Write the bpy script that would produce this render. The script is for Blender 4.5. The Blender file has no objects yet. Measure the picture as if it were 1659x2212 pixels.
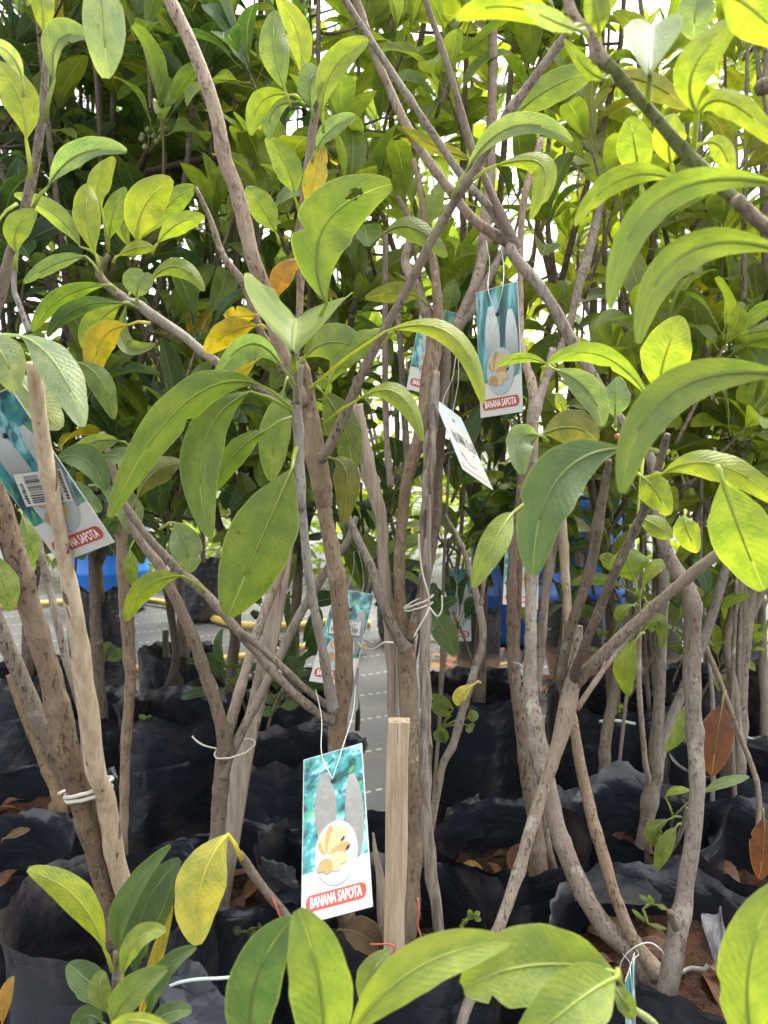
import bpy, math, random
import numpy as np
from mathutils import Vector, Matrix, noise

random.seed(7)
R = math.radians
scene = bpy.context.scene
COL = scene.collection

# ------------------------------------------------------------------ camera
CAMZ, PITCH, F = 0.95, R(2.7), 1609.0            # F: focal length in units of a 1659 x 2212 picture
FWD = Vector((0, math.cos(PITCH), -math.sin(PITCH)))
UP = Vector((0, math.sin(PITCH), math.cos(PITCH)))
RIGHT = Vector((1, 0, 0))
CAM = Vector((0, 0, CAMZ))
cd = bpy.data.cameras.new('camera')
cd.sensor_fit = 'VERTICAL'; cd.sensor_height = 36.0; cd.sensor_width = 27.0
cd.lens = 18.0 * F / 1106.0
cd.clip_start = 0.02; cd.clip_end = 500
cd.dof.use_dof = True; cd.dof.focus_distance = 1.05; cd.dof.aperture_fstop = 9.0
cam = bpy.data.objects.new('camera', cd); COL.objects.link(cam)
cam.location = CAM; cam.rotation_euler = (R(90) - PITCH, 0, 0)
scene.camera = cam

# ------------------------------------------------------------------ sky and sun (bright overcast)
SUN_EL, SUN_ROT = R(64), R(40)                    # sun high, beyond the plants and a little to the right
w = bpy.data.worlds.new('World'); scene.world = w; w.use_nodes = True
nt = w.node_tree; nt.nodes.clear()
sky = nt.nodes.new('ShaderNodeTexSky'); sky.sky_type = 'NISHITA'; sky.sun_disc = False
sky.sun_elevation = SUN_EL; sky.sun_rotation = SUN_ROT; sky.dust_density = 4.0; sky.air_density = 1.5
hs = nt.nodes.new('ShaderNodeHueSaturation'); hs.inputs['Saturation'].default_value = 0.16
bg = nt.nodes.new('ShaderNodeBackground'); bg.inputs['Strength'].default_value = 0.15
wo = nt.nodes.new('ShaderNodeOutputWorld')
nt.links.new(sky.outputs[0], hs.inputs['Color']); nt.links.new(hs.outputs[0], bg.inputs[0]); nt.links.new(bg.outputs[0], wo.inputs[0])
sd = bpy.data.lights.new('sun', 'SUN'); sd.energy = 1.5; sd.angle = R(18); sd.color = (1.0, 0.96, 0.9)
sun = bpy.data.objects.new('sun', sd); COL.objects.link(sun)
sdir = Vector((math.sin(SUN_ROT) * math.cos(SUN_EL), math.cos(SUN_ROT) * math.cos(SUN_EL), math.sin(SUN_EL)))
sun.rotation_euler = sdir.to_track_quat('Z', 'Y').to_euler(); sun.location = (0, 0, 12)
vs = scene.view_settings
vs.view_transform = 'Standard'; vs.look = 'None'; vs.gamma = 1.0; vs.exposure = 2.06
scene.render.engine = 'CYCLES'
scene.cycles.use_denoising = True
scene.cycles.max_bounces = 6; scene.cycles.transmission_bounces = 5; scene.cycles.diffuse_bounces = 4; scene.cycles.glossy_bounces = 2
scene.cycles.caustics_reflective = False; scene.cycles.caustics_refractive = False
scene.cycles.sample_clamp_indirect = 6.0

# ------------------------------------------------------------------ helpers
def P(x, y, d):
    """the point of the place that lies d metres ahead of the lens, on the sight line x, y"""
    return CAM + d * (FWD + RIGHT * ((x - 829.5) / F) - UP * ((y - 1106.0) / F))
OFF = {0: (0, 0, 1), 1: (0, 0, .5), 2: (829.5, 0, .5), 3: (0, 553, .5), 4: (829.5, 553, .5),
       5: (0, 1106, .5), 6: (829.5, 1106, .5), 7: (0, 1659, .5), 8: (829.5, 1659, .5)}
def D(q, x, y):
    o = OFF[q]; return (o[0] + x * o[2], o[1] + y * o[2])
def PQ(q, x, y, d):
    return P(*D(q, x, y), d)
def on_ground(x, y, z=0.0):
    v = FWD + RIGHT * ((x - 829.5) / F) - UP * ((y - 1106.0) / F)
    return CAM + v * ((z - CAMZ) / v.z)
def X(dx, d): return (dx - 829.5) / F * d          # sideways place of a thing d metres away

ORI = {}
def tag(o, label=None, cat=None, group=None, kind=None):
    if label: o['label'] = label
    if cat: o['category'] = cat
    if group: o['group'] = group
    if kind: o['kind'] = kind
    return o
def thing(name, loc, label, cat, group=None):
    o = bpy.data.objects.new(name, None); COL.objects.link(o)
    o.empty_display_size = 0.05
    o.location = loc; ORI[o.name] = Vector(loc)
    return tag(o, label, cat, group)
def mesh_obj(name, verts, faces, mat, parent=None, uvs=None, smooth=True, color=None, origin=None):
    """verts are in place coordinates; the object keeps its parent's origin"""
    me = bpy.data.meshes.new(name)
    o0 = ORI[parent.name] if parent else Vector(origin or (0, 0, 0))
    me.from_pydata([(v[0] - o0[0], v[1] - o0[1], v[2] - o0[2]) for v in verts], [], faces)
    if uvs:
        ul = me.uv_layers.new(name='UVMap')
        li = np.zeros(len(me.loops), dtype=np.int32); me.loops.foreach_get('vertex_index', li)
        ul.data.foreach_set('uv', np.asarray(uvs, dtype=np.float32)[li].ravel())
    if smooth: me.polygons.foreach_set('use_smooth', [True] * len(me.polygons))
    if mat: me.materials.append(mat)
    o = bpy.data.objects.new(name, me); COL.objects.link(o)
    if parent: o.parent = parent
    else: o.location = o0
    ORI[o.name] = o0
    if color: o.color = color
    return o

def catmull(pts, n):
    """pts: list of tuples, n samples per span"""
    a = np.array(pts, float)
    if len(a) == 2: a = np.array([a[0], (a[0] + a[1]) / 2, a[1]])
    p = np.vstack([2 * a[0] - a[1], a, 2 * a[-1] - a[-2]])
    out = []
    for i in range(1, len(p) - 2):
        for k in range(n):
            t = k / n
            out.append(0.5 * ((2 * p[i]) + (-p[i - 1] + p[i + 1]) * t + (2 * p[i - 1] - 5 * p[i] + 4 * p[i + 1] - p[i + 2]) * t * t
                              + (-p[i - 1] + 3 * p[i] - 3 * p[i + 1] + p[i + 2]) * t ** 3))
    out.append(a[-1]); return np.array(out)

def tube(path, sides=10, cap=True, rough=0.0, seed=0, knots=0, wob=0.0):
    """path: array of x, y, z, radius -> verts, faces, uvs"""
    V, Fc, U = [], [], []
    n = len(path); pos = path[:, :3]; rad = path[:, 3].copy()
    rnd = random.Random(seed)
    L = np.concatenate([[0], np.cumsum(np.linalg.norm(np.diff(pos, axis=0), axis=1))])
    for _ in range(knots):
        c = rnd.uniform(0, L[-1]); rad = rad * (1 + rnd.uniform(.03, .16) * np.exp(-((L - c) / 0.007) ** 2))
    t = (pos[1] - pos[0]); t = t / (np.linalg.norm(t) + 1e-9)
    ref = np.array([0, 1.0, 0]) if abs(t[1]) < 0.8 else np.array([1.0, 0, 0])
    s = np.cross(t, ref); s /= np.linalg.norm(s)
    for i in range(n):
        t = pos[min(i + 1, n - 1)] - pos[max(i - 1, 0)]; t = t / (np.linalg.norm(t) + 1e-9)
        s = s - t * np.dot(s, t); s /= (np.linalg.norm(s) + 1e-9); b = np.cross(t, s)
        c = pos[i]
        if wob: c = c + rad[i] * wob * np.array(noise.noise_vector(Vector((L[i] * 9 + seed, seed * 1.7, 0))))
        for k in range(sides):
            a = 2 * math.pi * k / sides
            r = rad[i]
            if rough: r *= 1 + rough * noise.noise(Vector((math.cos(a) * 1.2, math.sin(a) * 1.2 + seed, L[i] * 28)))
            V.append(tuple(c + r * (math.cos(a) * s + math.sin(a) * b))); U.append((k / sides, L[i]))
    for i in range(n - 1):
        for k in range(sides):
            k2 = (k + 1) % sides
            Fc.append((i * sides + k, i * sides + k2, (i + 1) * sides + k2, (i + 1) * sides + k))
    if cap:
        Fc.append(tuple(range(sides - 1, -1, -1))); Fc.append(tuple((n - 1) * sides + k for k in range(sides)))
    return V, Fc, U

# ------------------------------------------------------------------ materials
class NT:
    def __init__(s, name):
        s.m = bpy.data.materials.new(name); s.m.use_nodes = True
        s.t = s.m.node_tree; s.t.nodes.clear()
        s.out = s.n('ShaderNodeOutputMaterial')
    def n(s, typ, **kw):
        nd = s.t.nodes.new(typ)
        for k, v in kw.items():
            if k in nd.inputs.keys(): nd.inputs[k].default_value = v
            else: setattr(nd, k, v)
        return nd
    def l(s, a, b): s.t.links.new(a, b)
    def math(s, op, a, b=None, c=None, clamp=False):
        nd = s.n('ShaderNodeMath'); nd.operation = op; nd.use_clamp = clamp
        for i, v in enumerate((a, b, c)):
            if v is None: continue
            if isinstance(v, (int, float)): nd.inputs[i].default_value = v
            else: s.l(v, nd.inputs[i])
        return nd.outputs[0]
    def mix(s, fac, a, b, blend='MIX'):
        nd = s.n('ShaderNodeMix'); nd.data_type = 'RGBA'; nd.blend_type = blend
        for i, v in ((0, fac), (6, a), (7, b)):
            if isinstance(v, (int, float)): nd.inputs[i].default_value = v
            elif isinstance(v, tuple): nd.inputs[i].default_value = v if len(v) == 4 else (*v, 1)
            else: s.l(v, nd.inputs[i])
        return nd.outputs[2]
    def step(s, v, a, b):
        nd = s.n('ShaderNodeMapRange'); nd.interpolation_type = 'SMOOTHSTEP'
        s.l(v, nd.inputs[0]); nd.inputs[1].default_value = a; nd.inputs[2].default_value = b
        return nd.outputs[0]
    def noise(s, scale, vec=None, detail=3, rough=.55, stretch=None):
        nd = s.n('ShaderNodeTexNoise'); nd.inputs['Scale'].default_value = scale
        nd.inputs['Detail'].default_value = detail; nd.inputs['Roughness'].default_value = rough
        if vec is None: vec = s.n('ShaderNodeTexCoord').outputs['Object']
        if stretch:
            mp = s.n('ShaderNodeMapping'); mp.inputs['Scale'].default_value = stretch
            s.l(vec, mp.inputs[0]); vec = mp.outputs[0]
        s.l(vec, nd.inputs[0]); return nd.outputs[0]
    def principled(s, color, rough=.5, spec=.5, normal=None):
        b = s.n('ShaderNodeBsdfPrincipled')
        if isinstance(color, tuple): b.inputs['Base Color'].default_value = (*color[:3], 1)
        else: s.l(color, b.inputs['Base Color'])
        if isinstance(rough, (int, float)): b.inputs['Roughness'].default_value = rough
        else: s.l(rough, b.inputs['Roughness'])
        b.inputs['Specular IOR Level'].default_value = spec
        if normal is not None: s.l(normal, b.inputs['Normal'])
        return b
    def bump(s, h, strength=.3, dist=.002, normal=None):
        b = s.n('ShaderNodeBump'); b.inputs['Strength'].default_value = strength; b.inputs['Distance'].default_value = dist
        s.l(h, b.inputs['Height'])
        if normal is not None: s.l(normal, b.inputs['Normal'])
        return b.outputs[0]
    def done(s, sh): s.l(sh, s.out.inputs[0]); return s.m

def plain(name, color, rough=.5, spec=.5, var=0.0, scale=40):
    t = NT(name)
    if var:
        f = t.noise(scale); c = t.mix(f, tuple(v * (1 - var) for v in color), tuple(min(1, v * (1 + var)) for v in color))
        return t.done(t.principled(c, rough, spec, t.bump(f, .2, .001)).outputs[0])
    return t.done(t.principled(color, rough, spec).outputs[0])

def leaf_material(name, src):
    t = NT(name)
    uv = t.n('ShaderNodeUVMap'); sp = t.n('ShaderNodeSeparateXYZ'); t.l(uv.outputs[0], sp.inputs[0])
    u, v = sp.outputs[0], sp.outputs[1]
    a = t.math('MULTIPLY', t.math('ABSOLUTE', t.math('SUBTRACT', v, .5)), 2.0)
    if src == 'object':
        oi = t.n('ShaderNodeObjectInfo'); tint, spots, rnd = oi.outputs['Color'], oi.outputs['Alpha'], oi.outputs['Random']
    else:
        at = t.n('ShaderNodeAttribute'); at.attribute_name = 'tint'
        tint, spots = at.outputs['Color'], at.outputs['Alpha']
        rnd = t.n('ShaderNodeNewGeometry').outputs['Random Per Island']
    # uv moved by a random amount so that no two leaves carry the same blotches
    cmb = t.n('ShaderNodeCombineXYZ'); t.l(t.math('MULTIPLY', u, 2.6), cmb.inputs[0]); t.l(v, cmb.inputs[1])
    t.l(t.math('MULTIPLY', rnd, 91.0), cmb.inputs[2]); pv = cmb.outputs[0]
    blot = t.noise(2.2, pv, 3)
    col = t.mix(t.step(blot, .3, .72), t.mix(1.0, tint, (.74, .80, .8), 'MULTIPLY'), t.mix(1.0, tint, (1.3, 1.16, 1.0), 'MULTIPLY'))
    vein = t.math('SINE', t.math('MULTIPLY', t.math('SUBTRACT', t.math('MULTIPLY', u, 15.0), t.math('MULTIPLY', a, 3.2)), 6.2832))
    vmask = t.step(vein, .72, 1.0)
    col = t.mix(t.math('MULTIPLY', vmask, .09), col, t.mix(1.0, tint, (1.5, 1.4, 1.5), 'MULTIPLY'))
    rib = t.step(a, .055, .018)
    ribc = t.mix(.55, t.mix(1.0, tint, (1.7, 1.5, 1.6), 'MULTIPLY'), (.42, .45, .16))
    col = t.mix(t.math('MULTIPLY', rib, .85), col, ribc)
    col = t.mix(t.math('MULTIPLY', t.step(a, .93, .985), .55), col, t.mix(.5, tint, (.5, .52, .12)))
    fine = t.noise(16, pv, 4, .6)
    sp_n = t.noise(5.5, pv, 4, .62)
    sm = t.math('MULTIPLY', t.step(sp_n, .63, .68), spots, clamp=True)
    col = t.mix(sm, col, (.11, .045, .018))
    tiny = t.math('MULTIPLY', t.step(t.noise(26, pv, 2), .66, .70), t.math('ADD', .25, spots), clamp=True)
    col = t.mix(tiny, col, (.10, .06, .02))
    dustm = t.math('MULTIPLY', t.step(t.noise(4.5, pv, 5, .7), .56, .74), .22)
    col = t.mix(dustm, col, t.mix(.4, tint, (.42, .40, .25)))
    geo = t.n('ShaderNodeNewGeometry')
    under = geo.outputs['Backfacing']
    col_u = t.mix(.22, col, (.30, .36, .15))
    col2 = t.mix(under, col, col_u)
    rough = t.math('ADD', t.math('MULTIPLY', under, .22), t.math('ADD', .27, t.math('MULTIPLY', fine, .2)))
    h = t.math('ADD', t.math('MULTIPLY', vein, .07), t.math('ADD', t.math('MULTIPLY', fine, .9), t.math('MULTIPLY', rib, -1.6)))
    nrm = t.bump(h, .5, .0024)
    b = t.principled(col2, rough, .5, nrm)
    tr = t.n('ShaderNodeBsdfTranslucent')
    tc = t.mix(1.0, col, (1.55, 1.55, .58), 'MULTIPLY')
    t.l(tc, tr.inputs[0]); t.l(nrm, tr.inputs['Normal'])
    ms = t.n('ShaderNodeMixShader'); ms.inputs[0].default_value = .5
    t.l(b.outputs[0], ms.inputs[1]); t.l(tr.outputs[0], ms.inputs[2])
    return t.done(ms.outputs[0])

def bark_material(name, c0, c1, fleck=(.07, .05, .035), stretch=(1, 1, .3), amt=.8):
    t = NT(name)
    oi = t.n('ShaderNodeObjectInfo')
    big = t.noise(9, None, 3, .5, stretch); mid = t.noise(70, None, 4, .65, stretch)
    c = t.mix(t.step(big, .3, .7), (*c0, 1), (*c1, 1))
    c = t.mix(t.math('MULTIPLY', t.step(mid, .4, .75), .5), c, tuple(v * .55 for v in c0))
    grain = t.noise(420, None, 3, .7, (1, 1, .12))
    c = t.mix(t.math('MULTIPLY', t.step(grain, .35, .75), .42), c, tuple(v * .5 for v in c0))
    fl = t.math('MULTIPLY', t.step(t.noise(210, None, 3, .6, (1, 1, .38)), .565, .66), t.step(t.noise(16, None, 2, .5), .34, .56))
    c = t.mix(t.math('MULTIPLY', fl, t.math('MULTIPLY', oi.outputs['Alpha'], amt)), c, fleck)
    pale = t.step(t.noise(30, None, 4, .65), .58, .72)
    c = t.mix(t.math('MULTIPLY', pale, .6), c, (.47, .44, .38))
    br = t.step(t.noise(13, None, 4, .65, (1, 1, .5)), .54, .70)
    c = t.mix(t.math('MULTIPLY', br, .5), c, (.13, .09, .06))
    moss = t.step(t.noise(7, None, 3, .6), .60, .74)
    c = t.mix(t.math('MULTIPLY', moss, .35), c, (.24, .22, .12))
    mid = t.math('ADD', mid, t.math('MULTIPLY', grain, .5))
    c = t.mix(1.0, c, oi.outputs['Color'], 'MULTIPLY')
    h = t.math('ADD', mid, t.math('MULTIPLY', fl, -.6))
    return t.done(t.principled(c, .82, .25, t.bump(h, 1.0, .005)).outputs[0])

def wood_material(name, c0, c1, dark):
    t = NT(name)
    g = t.noise(150, None, 4, .7, (1, 1, .035)); bl = t.noise(14, None, 3, .6, (1, 1, .5))
    c = t.mix(t.step(g, .3, .7), c0, c1)
    c = t.mix(t.math('MULTIPLY', t.step(bl, .56, .7), .75), c, dark)
    crack = t.step(t.noise(90, None, 2, .5, (1, 1, .02)), .66, .7)
    c = t.mix(t.math('MULTIPLY', crack, .8), c, (.05, .035, .025))
    h = t.math('SUBTRACT', g, crack)
    return t.done(t.principled(c, .8, .25, t.bump(h, .7, .003)).outputs[0])

M = {}
M['leaf'] = leaf_material('leaf', 'object'); M['leaf_mass'] = leaf_material('leaf_mass', 'attr')
M['bark'] = bark_material('bark', (.235, .185, .140), (.40, .345, .285))
M['bark_dark'] = bark_material('bark_dark', (.15, .115, .085), (.26, .21, .165))
M['shoot'] = bark_material('green_shoot', (.21, .25, .08), (.30, .31, .13), (.13, .12, .05), (1, 1, .3), .4)
M['stake'] = wood_material('weathered_stake', (.34, .25, .16), (.52, .42, .30), (.14, .10, .07))
M['stick_black'] = wood_material('black_streaked_stick', (.10, .08, .062), (.34, .28, .22), (.012, .011, .011))
M['stake_grey'] = wood_material('grey_stick', (.27, .21, .16), (.45, .37, .29), (.05, .04, .035))
def bag_material():
    t = NT('black_bag_film')
    w1 = t.noise(7, None, 4, .6, (1, 1, 3.2)); w2 = t.noise(34, None, 4, .65, (.7, .7, 1.8)); d = t.noise(5, None, 5, .65)
    d2 = t.noise(60, None, 3, .6)
    dust = t.math('MULTIPLY', t.step(d, .44, .74), t.math('ADD', .25, t.math('MULTIPLY', d2, .75)))
    c = t.mix(dust, (.017, .021, .029), (.125, .09, .066))
    r = t.math('ADD', .17, t.math('ADD', t.math('MULTIPLY', dust, .5), t.math('MULTIPLY', w2, .16)))
    cr = t.math('ABSOLUTE', t.math('SUBTRACT', t.noise(7, None, 1, .4, (1, 1, 1.7)), .5))
    cr2 = t.math('ABSOLUTE', t.math('SUBTRACT', t.noise(20, None, 1, .4, (.5, .5, 2.2)), .5))
    tcv = t.n('ShaderNodeTexCoord').outputs['Object']; wn = t.n('ShaderNodeTexNoise'); wn.inputs['Scale'].default_value = 6; t.l(tcv, wn.inputs[0])
    add = t.n('ShaderNodeVectorMath'); add.operation = 'MULTIPLY_ADD'; t.l(wn.outputs[1], add.inputs[0]); add.inputs[1].default_value = (.16, .16, .16); t.l(tcv, add.inputs[2])
    def facets(scale, st):
        mp = t.n('ShaderNodeMapping'); mp.inputs['Scale'].default_value = st; t.l(add.outputs[0], mp.inputs[0])
        vo = t.n('ShaderNodeTexVoronoi'); vo.feature = 'DISTANCE_TO_EDGE'; vo.inputs['Scale'].default_value = scale; t.l(mp.outputs[0], vo.inputs[0]); return vo.outputs[0]
    n0 = t.bump(facets(7, (1, 1, .7)), .36, .05); n0 = t.bump(facets(22, (.6, .6, 1.3)), .2, .016, n0)
    n1 = t.bump(t.math('MINIMUM', cr, .10), .5, .016, n0); n2 = t.bump(t.math('MINIMUM', cr2, .06), .4, .008, n1); n3 = t.bump(w2, .12, .002, n2)
    return t.done(t.principled(c, r, .5, n3).outputs[0])
M['bag'] = bag_material()
def clear_bag_material():
    t = NT('muddy_bag_film')
    d = t.noise(6, None, 5, .65); hgt = t.n('ShaderNodeSeparateXYZ')
    tc = t.n('ShaderNodeTexCoord'); t.l(tc.outputs['Object'], hgt.inputs[0])
    f = t.step(t.math('ADD', hgt.outputs[2], t.math('MULTIPLY', d, .12)), .25, .16)
    c = t.mix(f, (.025, .025, .028), (.33, .20, .13))
    w = t.noise(30, None, 4, .65, (.6, .6, 2.4))
    return t.done(t.principled(c, .5, .4, t.bump(w, .7, .006)).outputs[0])
M['bag_mud'] = clear_bag_material()
def soil_material():
    t = NT('red_soil')
    a = t.noise(18, None, 5, .7); b = t.noise(90, None, 4, .7)
    c = t.mix(t.step(a, .35, .7), (.035, .021, .015), (.12, .058, .036))
    c = t.mix(t.math('MULTIPLY', t.step(b, .55, .75), .6), c, (.22, .14, .095))
    return t.done(t.principled(c, .95, .15, t.bump(t.math('ADD', a, b), 1.0, .012)).outputs[0])
M['soil'] = soil_material()
M['dry'] = leaf_material('dry_leaf', 'object')
M['white_tie'] = plain('white_tie', (.50, .47, .39), .5, .4, .12)
M['wire'] = plain('clear_wire', (.62, .64, .58), .3, .5)
M['twine_red'] = plain('red_twine', (.40, .10, .07), .6, .3, .15)
M['twine_blue'] = plain('pale_green_twine', (.55, .66, .58), .6, .3, .15)
M['hose'] = plain('yellow_hose', (.60, .43, .10), .4, .5, .1, 12)
M['blue_light'] = plain('light_blue_plastic', (.015, .16, .58), .38, .5, .12, 6)
M['blue'] = plain('blue_plastic', (.012, .075, .32), .38, .5, .12, 6)
M['card'] = plain('tag_card', (.52, .515, .48), .35, .5)
M['red'] = plain('tag_red', (.38, .05, .035), .35, .5, .25, 60)
M['ink'] = plain('black_ink', (.02, .02, .025), .5, .3)
M['white_ink'] = plain('white_ink', (.85, .84, .80), .4, .4)
def fruit_material():
    t = NT('printed_fruit'); sp = t.n('ShaderNodeSeparateXYZ'); t.l(t.n('ShaderNodeTexCoord').outputs['Object'], sp.inputs[0])
    n = t.noise(190, None, 3, .6, (1, 1, .35))
    c = t.mix(t.step(sp.outputs[2], .055, .155), (.17, .165, .15), (.58, .64, .62))
    c = t.mix(t.math('MULTIPLY', t.step(n, .4, .7), .4), c, (.24, .27, .27))
    return t.done(t.principled(c, .35, .5).outputs[0])
M['fruit'] = fruit_material()
M['slice'] = plain('printed_slice', (.36, .215, .085), .35, .5, .3, 150)
M['slice_pale'] = plain('printed_pale_slice', (.47, .345, .185), .35, .5, .2, 150)
M['oval'] = plain('printed_oval', (.33, .39, .40), .35, .5, .12, 90)
def picture_material():
    t = NT('tag_leaf_picture')
    n1 = t.noise(30, None, 2, .5, (2.0, 2.0, .45)); n2 = t.noise(55, None, 2, .5, (1.8, 1.8, .35))
    c = t.mix(t.step(n1, .36, .5), (.008, .05, .05), (.03, .20, .21))
    c = t.mix(t.step(n1, .52, .66), c, (.24, .50, .54))
    c = t.mix(t.math('MULTIPLY', t.step(n2, .56, .68), .7), c, (.10, .34, .10))
    c = t.mix(t.math('MULTIPLY', t.step(n2, .42, .34), .8), c, (.012, .05, .07))
    return t.done(t.principled(c, .32, .5).outputs[0])
M['picture'] = picture_material()
M['glare_picture'] = plain('painted_glare_picture', (.50, .58, .57), .3, .5, .12, 60)  # paler print set for the edge-on tag: sky glare put into the colours
M['glare_red'] = plain('painted_glare_red', (.62, .36, .30), .3, .5, .15, 60)
M['glare_slice'] = plain('painted_glare_slice', (.60, .56, .48), .3, .5, .08, 60)
def mat_material():
    t = NT('weed_mat')
    tc = t.n('ShaderNodeTexCoord').outputs['Object']
    a = t.noise(1.3, tc, 5, .6); b = t.noise(240, tc, 2, .5, (1, .12, 1)); b2 = t.noise(240, tc, 2, .5, (.12, 1, 1))
    c = t.mix(t.step(a, .35, .7), (.022, .022, .025), (.06, .056, .056))
    c = t.mix(t.math('MULTIPLY', t.math('ADD', b, b2), .3), c, (.17, .165, .16))
    # woven marker threads, every 0.3 m
    sp = t.n('ShaderNodeSeparateXYZ'); mp = t.n('ShaderNodeMapping'); mp.inputs['Rotation'].default_value = (0, 0, R(62)); t.l(tc, mp.inputs[0]); t.l(mp.outputs[0], sp.inputs[0])
    fr = t.math('ABSOLUTE', t.math('SUBTRACT', t.math('FRACT', t.math('MULTIPLY', sp.outputs[0], 3.3)), .5))
    ln = t.step(fr, .022, .010)
    dash = t.step(t.math('SINE', t.math('MULTIPLY', sp.outputs[1], 160.0)), -.3, .2)
    c = t.mix(t.math('MULTIPLY', t.math('MULTIPLY', ln, dash), .8), c, (.55, .54, .5))
    dirt = t.step(t.noise(3.1, tc, 5, .65), .55, .75)
    c = t.mix(t.math('MULTIPLY', dirt, .6), c, (.22, .15, .11))
    h = t.math('ADD', t.math('ADD', b, b2), t.math('MULTIPLY', t.noise(5, tc, 3), 4.0))
    return t.done(t.principled(c, t.math('ADD', .40, t.math('MULTIPLY', a, .22)), .42, t.bump(h, .35, .004)).outputs[0])
M['mat'] = mat_material()

# leaf tints (red, green, blue, blotchiness)
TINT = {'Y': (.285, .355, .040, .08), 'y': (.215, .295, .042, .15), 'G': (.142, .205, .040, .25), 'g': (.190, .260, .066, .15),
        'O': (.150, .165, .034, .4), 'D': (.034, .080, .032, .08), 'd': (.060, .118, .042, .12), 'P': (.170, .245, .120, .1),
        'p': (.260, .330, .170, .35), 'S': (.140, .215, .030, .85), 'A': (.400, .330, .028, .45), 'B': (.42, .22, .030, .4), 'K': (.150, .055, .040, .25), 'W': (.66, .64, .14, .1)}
def vary(t, rnd, amt=.16):
    k = 1 + rnd.uniform(-amt, amt); h = rnd.uniform(-amt, amt) * .6
    return (t[0] * k * (1 + h), t[1] * k, t[2] * k * (1 - h), max(0, min(1, t[3] + rnd.uniform(-.1, .1))))

# ------------------------------------------------------------------ leaves
def wprof(t):
    t = min(max(t, 0.0), 1.0)
    return max(0.0, math.sin(math.pi * t ** 1.08)) ** (1.0 - .42 * t)

def leaf_unit(seed, nu=9, nv=4, bend=.7, fold=.25, wid=.33, wave=.02, pet=.16, side=0.0):
    """a leaf of unit length along +X with its top towards +Z, petiole included"""
    rnd = random.Random(seed); V, Fc, U = [], [], []
    ph = rnd.uniform(0, 6)
    x = z = y = 0.0; pts = []
    for i in range(nu + 1):
        t = i / nu; an = .30 - bend * t ** 1.2; pts.append((x, y, z, an))
        x += math.cos(an) / nu; z += math.sin(an) / nu; y += side * t / nu
    for i, (x, y, z, an) in enumerate(pts):
        t = i / nu; hw = wid / 2 * wprof(.015 + t * .97)
        nx, nz = -math.sin(an), math.cos(an)
        for j in range(nv + 1):
            v = -1 + 2 * j / nv
            up = abs(v) * hw * math.tan(fold) + wave * math.sin(t * 9 + ph + (2 if v > 0 else 0)) * v * v
            V.append((x + nx * up, y + v * hw * math.cos(fold), z + nz * up)); U.append((t, .5 + v * .5))
    for i in range(nu):
        for j in range(nv):
            a = i * (nv + 1) + j; Fc.append((a, a + nv + 1, a + nv + 2, a + 1))
    # petiole, a thin prism that runs on under the first part of the blade
    b = len(V); r = .011
    for (px, pz, pr) in ((-pet, -.05, r), (-pet * .4, -.035, r * .8), (.0, -.004, r), (.30, pts[int(nu * .3)][2] - .006, r * .5)):
        for k in range(3):
            a = 2 * math.pi * k / 3 + .5; V.append((px, pr * math.cos(a), pz + pr * math.sin(a))); U.append((.01, .5))
    for i in range(3):
        for k in range(3):
            k2 = (k + 1) % 3; Fc.append((b + i * 3 + k, b + i * 3 + k2, b + i * 3 + 3 + k2, b + i * 3 + 3 + k))
    return V, Fc, U

LIB = []
def lib_mesh(V, Fc, U, mat, name):
    me = bpy.data.meshes.new(name); me.from_pydata(V, [], Fc)
    ul = me.uv_layers.new(name='UVMap'); li = np.zeros(len(me.loops), dtype=np.int32); me.loops.foreach_get('vertex_index', li)
    ul.data.foreach_set('uv', np.asarray(U, dtype=np.float32)[li].ravel())
    me.polygons.foreach_set('use_smooth', [True] * len(me.polygons)); me.materials.append(mat); return me
_r = random.Random(3)
for k in range(14):
    V, Fc, U = leaf_unit(k, 9, 4, _r.uniform(.2, 1.5), _r.uniform(.08, .5), _r.uniform(.34, .47), _r.uniform(.005, .03), _r.uniform(.12, .22), _r.uniform(-.25, .25))
    LIB.append((np.array(V), Fc, U, lib_mesh(V, Fc, U, M['leaf'], 'leaf_shape')))
LOW = []
for k in range(5):
    V, Fc, U = leaf_unit(50 + k, 5, 2, _r.uniform(.3, 1.2), _r.uniform(.1, .4), _r.uniform(.3, .38), .01, .12, 0)
    LOW.append((np.array(V), Fc, U, None))

def frame(direction, up):
    x = Vector(direction).normalized(); u = Vector(up)
    z = u - x * u.dot(x)
    if z.length < 1e-4: z = Vector((0, 1, 0)) - x * x.y
    z.normalize(); y = z.cross(x)
    return Matrix(((x.x, y.x, z.x), (x.y, y.y, z.y), (x.z, y.z, z.z)))

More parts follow.
